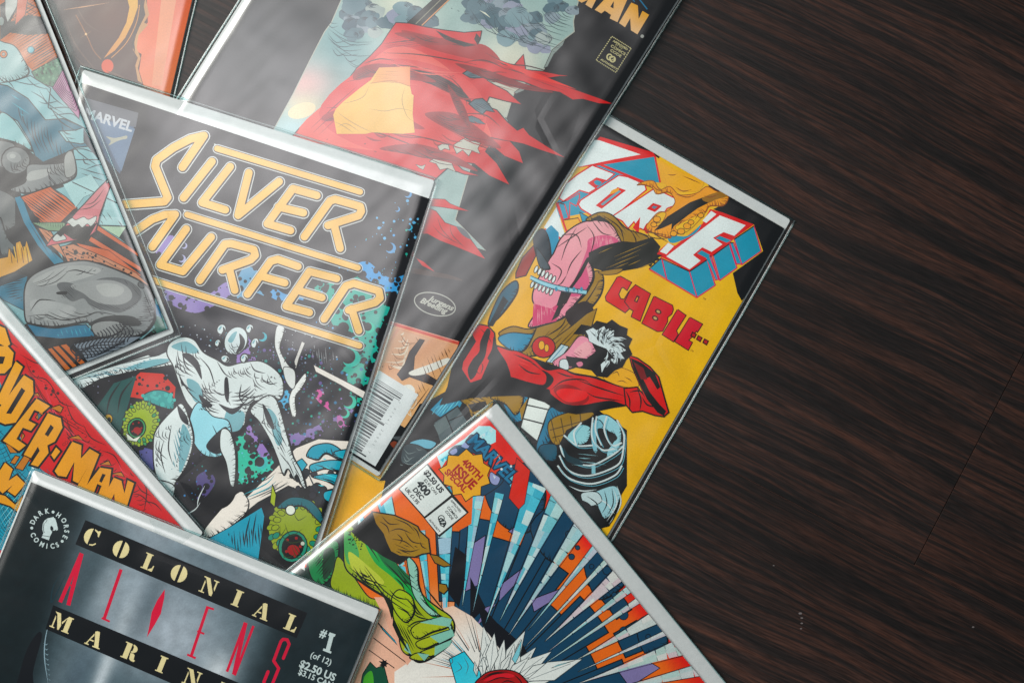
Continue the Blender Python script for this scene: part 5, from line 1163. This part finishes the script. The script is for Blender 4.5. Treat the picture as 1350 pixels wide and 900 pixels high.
c.lines('14200E', 1.9, '600,440 650,480 700,500 750,520|760,530 790,560 840,570|790,600 830,620 850,650|640,460 670,480 690,470|700,500 740,560 760,610|850,620 880,640 930,650|830,680 860,660 900,650|880,560 920,600 950,620|740,420 790,470 850,540|850,560 870,610 900,640|620,300 680,360 720,420|820,560 850,590 870,630|900,520 940,570 980,620|780,480 810,510 820,540')
c.hatch('14200E', '760,400 860,480 900,560 820,500', .8, 3.4, 1.5, .5, curve=.05); c.hatch('14200E', '820,650 860,640 850,690 830,700', .5, 3, 1.2, .6); c.hatch('14200E', '600,430 700,490 680,520 610,470', .6, 4, 1.2, .7)
c.poly('12160F', '610,300 690,225 740,280 760,340 800,395 880,405 840,400 800,430 740,400 680,360 640,330', ink=1)
c.scatter('12160F', '590,290 640,320 650,370 600,350', 40, .5, 1.3); c.hatch('12200E', '600,380 700,470 800,560 900,640 850,640 740,560 620,470', .75, 3.2, 1.5, .6, curve=.06); c.hatch('12200E', '780,640 860,700 860,800 810,720', 1.1, 2.8, 1.5, .5); c.hatch('12200E', '440,380 520,350 540,450 480,500', -.9, 3.2, 1.7, .5); c.poly('12200E', '775,640 800,690 820,740 838,775 830,770 795,720 772,670'); c.poly('12200E', '742,570 760,560 772,600 770,650 756,600')
c.poly(('8E6A1E', '9C7A2A', (700, 230), (900, 380)), '690,222 730,228 780,236 830,258 872,280 880,298 915,330 922,385 890,390 860,402 800,398 765,380 748,345 735,310 705,270', ink=1.8)
c.lines('2A1E08', 1.5, '730,240 760,270 800,270|780,250 830,270 860,300|760,300 800,290 850,310|820,300 850,340 900,350|770,330 820,340 860,370|850,280 870,300 880,330|800,370 840,380 880,370|720,260 750,280 760,310|880,340 890,360 910,370|790,310 810,330 800,350')
c.hatch('2A1E08', '760,340 880,360 860,400 790,395', .4, 4, 1.3, .6); c.hatch('C09A48', '720,235 860,290 860,320 760,270', .4, 9, 1.4, .7, keep=.7)
c.poly('8E6A1E', '920,390 950,395 1005,435 975,440 940,425', ink=1.5); c.poly('8E6A1E', '955,505 985,510 992,530 975,548 955,535', ink=1.4)
c.build('green_form_artwork')
c.make_bag(amp=0.00022, seed=11.3)

# =========================================================== red strip and gold letters, left edge
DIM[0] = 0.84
c = Comic('bagged comic with slanted gold lettering over red and blue, at the left edge', GR,
          ((-54, 332), (272, 703), 735), ((-51, 335), (268, 702), 728), ((-74, 337), (249, 706), 712), 0.0102)
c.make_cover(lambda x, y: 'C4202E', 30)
fr(0, 420, 3)
c.poly('1A8CA4', '-60,150 0,250 60,400 110,560 200,620 260,760 200,960 -60,900')
c.hatch('0C4A5C', '-20,380 60,520 200,600 240,760 180,900 -20,880', .9, 4.5, 1.0, .3, curve=.08); c.hatch('0C4A5C', '-20,380 60,520 200,600 240,760 180,900 -20,880', -.5, 6, 1.0, .4, curve=.06); c.hatch('8ED0D8', '-20,600 60,620 120,700 60,900 -20,880', -.9, 6, .9, .5)
c.hatch('5A0A14', '20,50 90,130 170,230 260,330 330,420 420,520 500,590 560,640 500,640 380,540 270,480 240,380 130,230 60,150', .82, 3.4, 1.5, .6, curve=.06); c.hatch('5A0A14', '60,120 200,270 330,450 540,640 600,740 560,760 400,560 250,360', -.25, 7, 1.2, .5, curve=.12); c.hatch('E4485A', '40,90 200,260 340,430 560,660 400,560 250,400', .9, 9, 1.2, .5, curve=.1, keep=.7)
c.lines('4A0812', 1.6, '80,140 130,170 190,190 240,240|120,230 180,240 220,290|200,260 240,330 300,350|260,330 290,400 340,430|330,420 360,470 420,500|400,520 450,540 480,590|230,400 270,440 300,480|540,650 560,680 600,700|520,690 560,700 600,740|560,640 580,680 570,760|560,720 610,730 640,760')
c.scatter('4A0812', '100,180 200,260 260,340 230,330', 8, 1, 2.4)
KE = '1E1812'; GE = ('E3A52C', 'E8A020', (60, 60), (400, 700)); DG = 'B8742A'
L1 = ['-20,20 20,38 40,100 26,112 -20,90', '-60,200 -20,108 30,108 54,135 46,188 18,216 -8,216 -40,300 -70,290', '62,168 90,190 14,345 -16,328', '95,223 130,245 132,297 62,410 20,417 -20,400 -20,375', '145,316 197,345 167,372 135,360 112,402 142,417 122,442 90,430 65,475 102,500 75,522 12,482',
      '190,373 240,393 247,430 217,485 187,500 192,530 150,584 122,576 157,522 150,505 122,550 94,537', '202,538 222,508 238,524 214,556', '286,486 322,500 320,552 355,514 392,535 330,690 290,690 350,580 310,650 288,640 294,565 262,625 230,620 216,602',
      '396,588 440,595 420,740 370,740 402,660 385,652 350,740 310,700', '450,628 480,640 492,690 505,638 530,650 490,780 455,750 452,690 420,760 390,740']
for p in L1: c.line(KE, 5.6, p + ' ' + p.split()[0])
for p in ('130,300 150,292 158,308', '200,352 235,340 250,352 240,372', '270,470 310,460 330,480', '395,575 430,560 440,580', '440,612 480,605 492,625', '160,360 172,375 150,400 140,390', '90,450 98,462 80,490', '95,540 120,552 90,600 60,590', '60,540 78,545 60,575 40,570', '20,490 40,500 70,530 40,530'): c.poly(DG, p, ink=1.2)
for p in L1: c.poly(GE, p)
for p in ('-4,148 20,150 12,178 -16,180', '85,272 100,284 44,376 24,374', '200,418 213,430 190,466 177,457', '405,612 418,616 402,648 392,642'): c.poly(KE, p)
c.poly('4C6A70', '150,372 165,380 150,400', ink=.8); c.text('5A2420', 'CO!', 250, 505, -.6, 4); 
L2 = ['20,568 50,594 34,640 66,618 100,652 60,700 30,680 52,656 10,690 -20,660 0,600', '-20,690 20,700 60,735 90,700 70,762 40,740 -20,720']
for p in L2: c.line(KE, 4.0, p + ' ' + p.split()[0])
for p in L2: c.poly(GE, p)
c.build('title_lettering')
c.make_bag(amp=0.00018, seed=6.6)

# =========================================================== dark slate cover with red letters, front left
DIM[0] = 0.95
c = Comic('bagged comic with cream stencil letters on black bands, on top at the lower left', GR,
          ((42, 616), (503, 803), 735), ((45, 619), (500, 803), 727), ((41, 635), (490, 819), 700), 0.0128, -0.9e-5, 250)
def gcol(x, y):
    u = (x - 41) * .926 + (y - 635) * .376; v = -(x - 41) * .376 + (y - 635) * .926
    if u < 0: u = 0
    t = rgb('3A5866'); t = mix3(t, rgb('7E94A6'), gau(u, v, 190, 75, 110, 80)); t = mix3(t, rgb('98A8B8'), gau(u, v, 240, 120, 90, 60)); t = mix3(t, rgb('8A9CAC'), gau(u, v, 160, -10, 60, 40)); t = mix3(t, rgb('6E8090'), gau(u, v, 330, 10, 60, 30))
    t = mix3(t, rgb('2C4652'), .8 * gau(u, v, 120, 85, 26, 90)); t = mix3(t, rgb('8CA0AE'), .8 * gau(u, v, 150, 100, 22, 60)); t = mix3(t, rgb('3A5260'), .6 * gau(u, v, 205, 90, 18, 50)); t = mix3(t, rgb('B8C6D0'), gau(u, v, 182, 200, 10, 90)); t = mix3(t, rgb('C2CCD4'), .9 * gau(u, v, 322, 140, 22, 26)); t = mix3(t, rgb('4A6478'), .8 * gau(u, v, 150, 215, 20, 60))
    t = mix3(t, rgb('58707E'), .7 * gau(u, v, 128, 225, 14, 60)); t = mix3(t, rgb('152227'), 1 / (1 + math.exp(-(78 - u + .12 * v) / 9 if abs(78 - u + .12 * v) < 300 else (30 if u > 78 else -30)))) 
    e = (u - 362) / 8; t = mix3(t, rgb('1C2C33'), 1 / (1 + math.exp(-max(-30, min(30, e)))))
    g_ = sum(t) / 3; t = mix3(t, (g_ * .99, g_ * 1.0, g_ * 1.01), .45)
    n = noise.noise(Vector((x * .35, y * .35, 2))) * .05 + noise.noise(Vector((x * .08, y * .08, 7))) * .08
    return tuple(max(0, q * (1 + n)) for q in t)
c.make_cover(gcol, 3.2)
fr(0, 600, 3)
c.poly('101A1E', '110,760 150,700 165,720 130,860 140,960 60,960 80,850', sm=True)
for i in range(9): c.line('7E98A4', 1.1, [(172 + i * 2, 740 + i * 20), (182 + i * 2.4, 748 + i * 20), (190 + i, 744 + i * 20)], taper=1)
c.line('8CA4B0', 1.3, '200,640 180,720 176,800 190,900', sm=True, taper=1); c.line('22363E', 1.6, '240,470 210,520 205,580 260,470', sm=True, taper=1)
c.build('cover_artwork')
KG = '131A1D'; CR = 'DCCFA0'
fr()
c.poly(KG, '112.6,685 405,807.5 391,840.5 99.3,717'); c.poly(KG, '70,797 60,828.5 330,945 345,912')
ug = (math.cos(c.ang), math.sin(c.ang)); vg = (-ug[1], ug[0])
def G(x0, y0, h, shapes, col=CR):
    """stencil glyphs: unit box 0..w by 0..1, origin at the centre, baseline down"""
    for sh in shapes:
        c.poly(col, [(x0 + (x * ug[0] + y * vg[0]) * h, y0 + (x * ug[1] + y * vg[1]) * h) for x, y in sh])
def arc(cx, cy, rx, ry, a0, a1, n=9): return [(cx + rx * math.cos(math.radians(a)), cy + ry * math.sin(math.radians(a))) for a in np.linspace(a0, a1, n)]
GL = {'C': [arc(-.02, 0, .46, .5, 100, 262) + [(-.1, -.4), (-.12, .4)], [(.0, -.5), (.2, -.44), (.3, -.5), (.36, -.5), (.36, -.14), (.3, -.14), (.22, -.32), (.0, -.43)], [(.0, .5), (.2, .47), (.36, .3), (.32, .24), (.18, .38), (.0, .43)]],
      'O': [arc(-.05, 0, .43, .5, 95, 265), arc(.05, 0, .43, .5, -85, 85)],
      'L': [[(-.36, -.5), (.12, -.5), (.12, -.44), (.05, -.42), (.05, .42), (.12, .5), (-.36, .5), (-.36, .44), (-.24, .42), (-.24, -.42), (-.36, -.44)], [(.12, .42), (.3, .3), (.34, .12), (.4, .12), (.38, .5), (.12, .5)]],
      'I': [[(-.24, -.5), (.26, -.5), (.26, -.44), (.16, -.42), (.16, .42), (.26, .44), (.26, .5), (-.24, .5), (-.24, .44), (-.14, .42), (-.14, -.42), (-.24, -.44)]],
      'N': [[(-.48, -.5), (-.1, -.5), (.36, .28), (.36, .5), (.2, .5), (-.34, -.42), (-.48, -.44)], [(.16, -.5), (.5, -.5), (.5, -.44), (.42, -.42), (.42, .18), (.32, -.0), (.32, -.42), (.16, -.44)], [(-.36, -.3), (-.28, -.16), (-.28, .42), (-.14, .44), (-.14, .5), (-.5, .5), (-.5, .44), (-.36, .42)]],
      'A': [[(-.02, -.5), (.14, -.5), (.4, .42), (.5, .44), (.5, .5), (.02, .5), (.02, .44), (.12, .42), (.05, .14), (-.14, -.42)], [(-.14, -.3), (-.1, -.16), (-.24, .12), (-.02, .12), (.0, .2), (-.27, .2), (-.34, .42), (-.22, .44), (-.22, .5), (-.5, .5), (-.5, .44), (-.42, .42)]],
      'M': [[(-.6, -.5), (-.24, -.5), (.04, .2), (-.02, .5), (-.1, .5), (-.42, -.36)], [(.3, -.5), (.62, -.5), (.62, -.44), (.54, -.42), (.54, .42), (.64, .44), (.64, .5), (.16, .5), (.16, .44), (.25, .42), (.25, -.36), (.06, .1), (.0, -.02)], [(-.5, -.3), (-.42, -.1), (-.42, .42), (-.3, .44), (-.3, .5), (-.62, .5), (-.62, .44), (-.5, .42)]],
      'R': [[(-.46, -.5), (-.02, -.5), (-.02, .5), (-.46, .5), (-.46, .44), (-.34, .42), (-.34, -.42), (-.46, -.44)], arc(.05, -.24, .34, .26, -90, 90) + [(.05, -.06), (.12, -.1), (.12, -.38), (.05, -.42)], [(.05, .06), (.22, .02), (.34, .1), (.38, .36), (.48, .4), (.44, .5), (.24, .5), (.1, .42)]],
      'E': [[(-.4, -.5), (.02, -.5), (.02, .5), (-.4, .5), (-.4, .44), (-.28, .42), (-.28, -.42), (-.4, -.44)], [(.08, -.5), (.36, -.5), (.36, -.2), (.28, -.24), (.2, -.4), (.08, -.44)], [(.08, .5), (.38, .5), (.4, .16), (.32, .2), (.22, .4), (.08, .44)], [(.08, -.06), (.24, -.14), (.24, .14), (.08, .04)]]}
for ch, x, y in (('C', 121.5, 707.6), ('O', 159.5, 723.7), ('L', 196.3, 740.2), ('O', 236, 755.6), ('N', 275.4, 772.5), ('I', 312.8, 788), ('A', 346, 804.6), ('L', 384.2, 820.4), ('M', 81.3, 820), ('A', 125, 841.5), ('R', 171.5, 858.5), ('I', 213, 875), ('N', 253, 893), ('E', 296, 911)):
    G(x, y, 22.5 if ch in 'CO' else 21.5, GL[ch])
c.build('stencil_lettering')
RL = 'C82A44'
fr(0, 600, 3)
c.line(RL, 5.0, '322,386 238,580'); c.line(RL, 5.4, '323,388 270,592'); c.line(RL, 2.2, '268,508 292,518'); c.line(RL, 4.4, '479,450 412,645'); c.line(RL, 2.6, '402,642 434,656'); c.poly(RL, '652,528 650,560 636,625 612,668 581,718 592,668 600,620 622,572')
c.line(RL, 4.0, '820,602 757,790'); c.line(RL, 2.8, '815,598 846,608'); c.line(RL, 2.6, '780,694 808,705'); c.line(RL, 2.8, '740,786 774,801')
fr(280, 740, 5.63)
c.line(RL, 3.6, '244,450 108,815'); c.line(RL, 5.4, '246,452 160,836'); c.line(RL, 3.4, '305,475 165,842')
c.rounded(RL, 4.0, '527,715 570,610 556,578 525,574 508,592 455,735 492,790 446,905'); c.rounded(RL, 4.2, '413,815 382,892 390,930')
c.build('red_lettering')
fr(380, 800, 9)
WG = 'C2D0D0'
c.text(WG, '#', 368, 338, c.ang, 11.5, .03, .85)
c.poly(WG, '492,296 562,320 552,348 538,346 492,516 514,524 506,548 410,512 418,486 446,494 488,340 474,332')
for tx, x, y, h, b_ in (('(of 12)', 253, 586, 8.2, .012), ('$2.50 US', 122, 700, 10.2, .03), ('$3.15 CAN', 110, 788, 7.8, .022)): c.text(WG, tx, x, y, c.ang + .01, h, b_, .98)
c.build('issue_and_price')
fr(20, 640, 9)
ctr = (405, 505)
for ch, x, y in (('D', 205, 430), ('A', 242, 375), ('R', 299, 320), ('K', 376, 298), ('H', 515, 345), ('O', 577, 405), ('R', 607, 482), ('S', 612, 548), ('E', 592, 612)):
    a = math.atan2(y - ctr[1], x - ctr[0]) + math.pi / 2; hh = 6.6
    c.text(WG, ch, x + (math.sin(a) * -1) * hh * 4.5 - math.cos(a) * 24, y + math.cos(a) * hh * 4.5 - math.sin(a) * 24, a, hh, .03, .85)
for ch, x, y in (('C', 215, 580), ('O', 250, 637), ('M', 316, 690), ('I', 378, 712), ('C', 441, 712), ('S', 505, 693)):
    a = math.atan2(y - ctr[1], x - ctr[0]) - math.pi / 2; hh = 6.6; k = 10 if ch == 'I' else 24
    c.text(WG, ch, x - math.sin(a) * hh * 4.5 - math.cos(a) * k, y + math.cos(a) * hh * 4.5 - math.sin(a) * k, a, hh, .03, .85)
for x, y in ((450, 310), (558, 657), (197, 500)): c.disc(WG, x, y, 1.9)
c.poly(WG, '455,368 462,382 474,386 492,440 508,518 492,532 482,520 462,532 446,528 456,512 448,488 430,472 415,490 418,520 440,545 425,575 412,600 325,585 335,560 322,515 328,450 350,410 385,385 430,376')
c.poly(WG, '325,592 412,607 400,645 312,612'); c.line('152227', .8, '345,440 335,500 345,560', sm=True); c.line('152227', .7, '380,400 360,440', sm=True)
c.build('horse_head_emblem')
c.make_bag(amp=0.00018, seed=9.9)
print('script done')
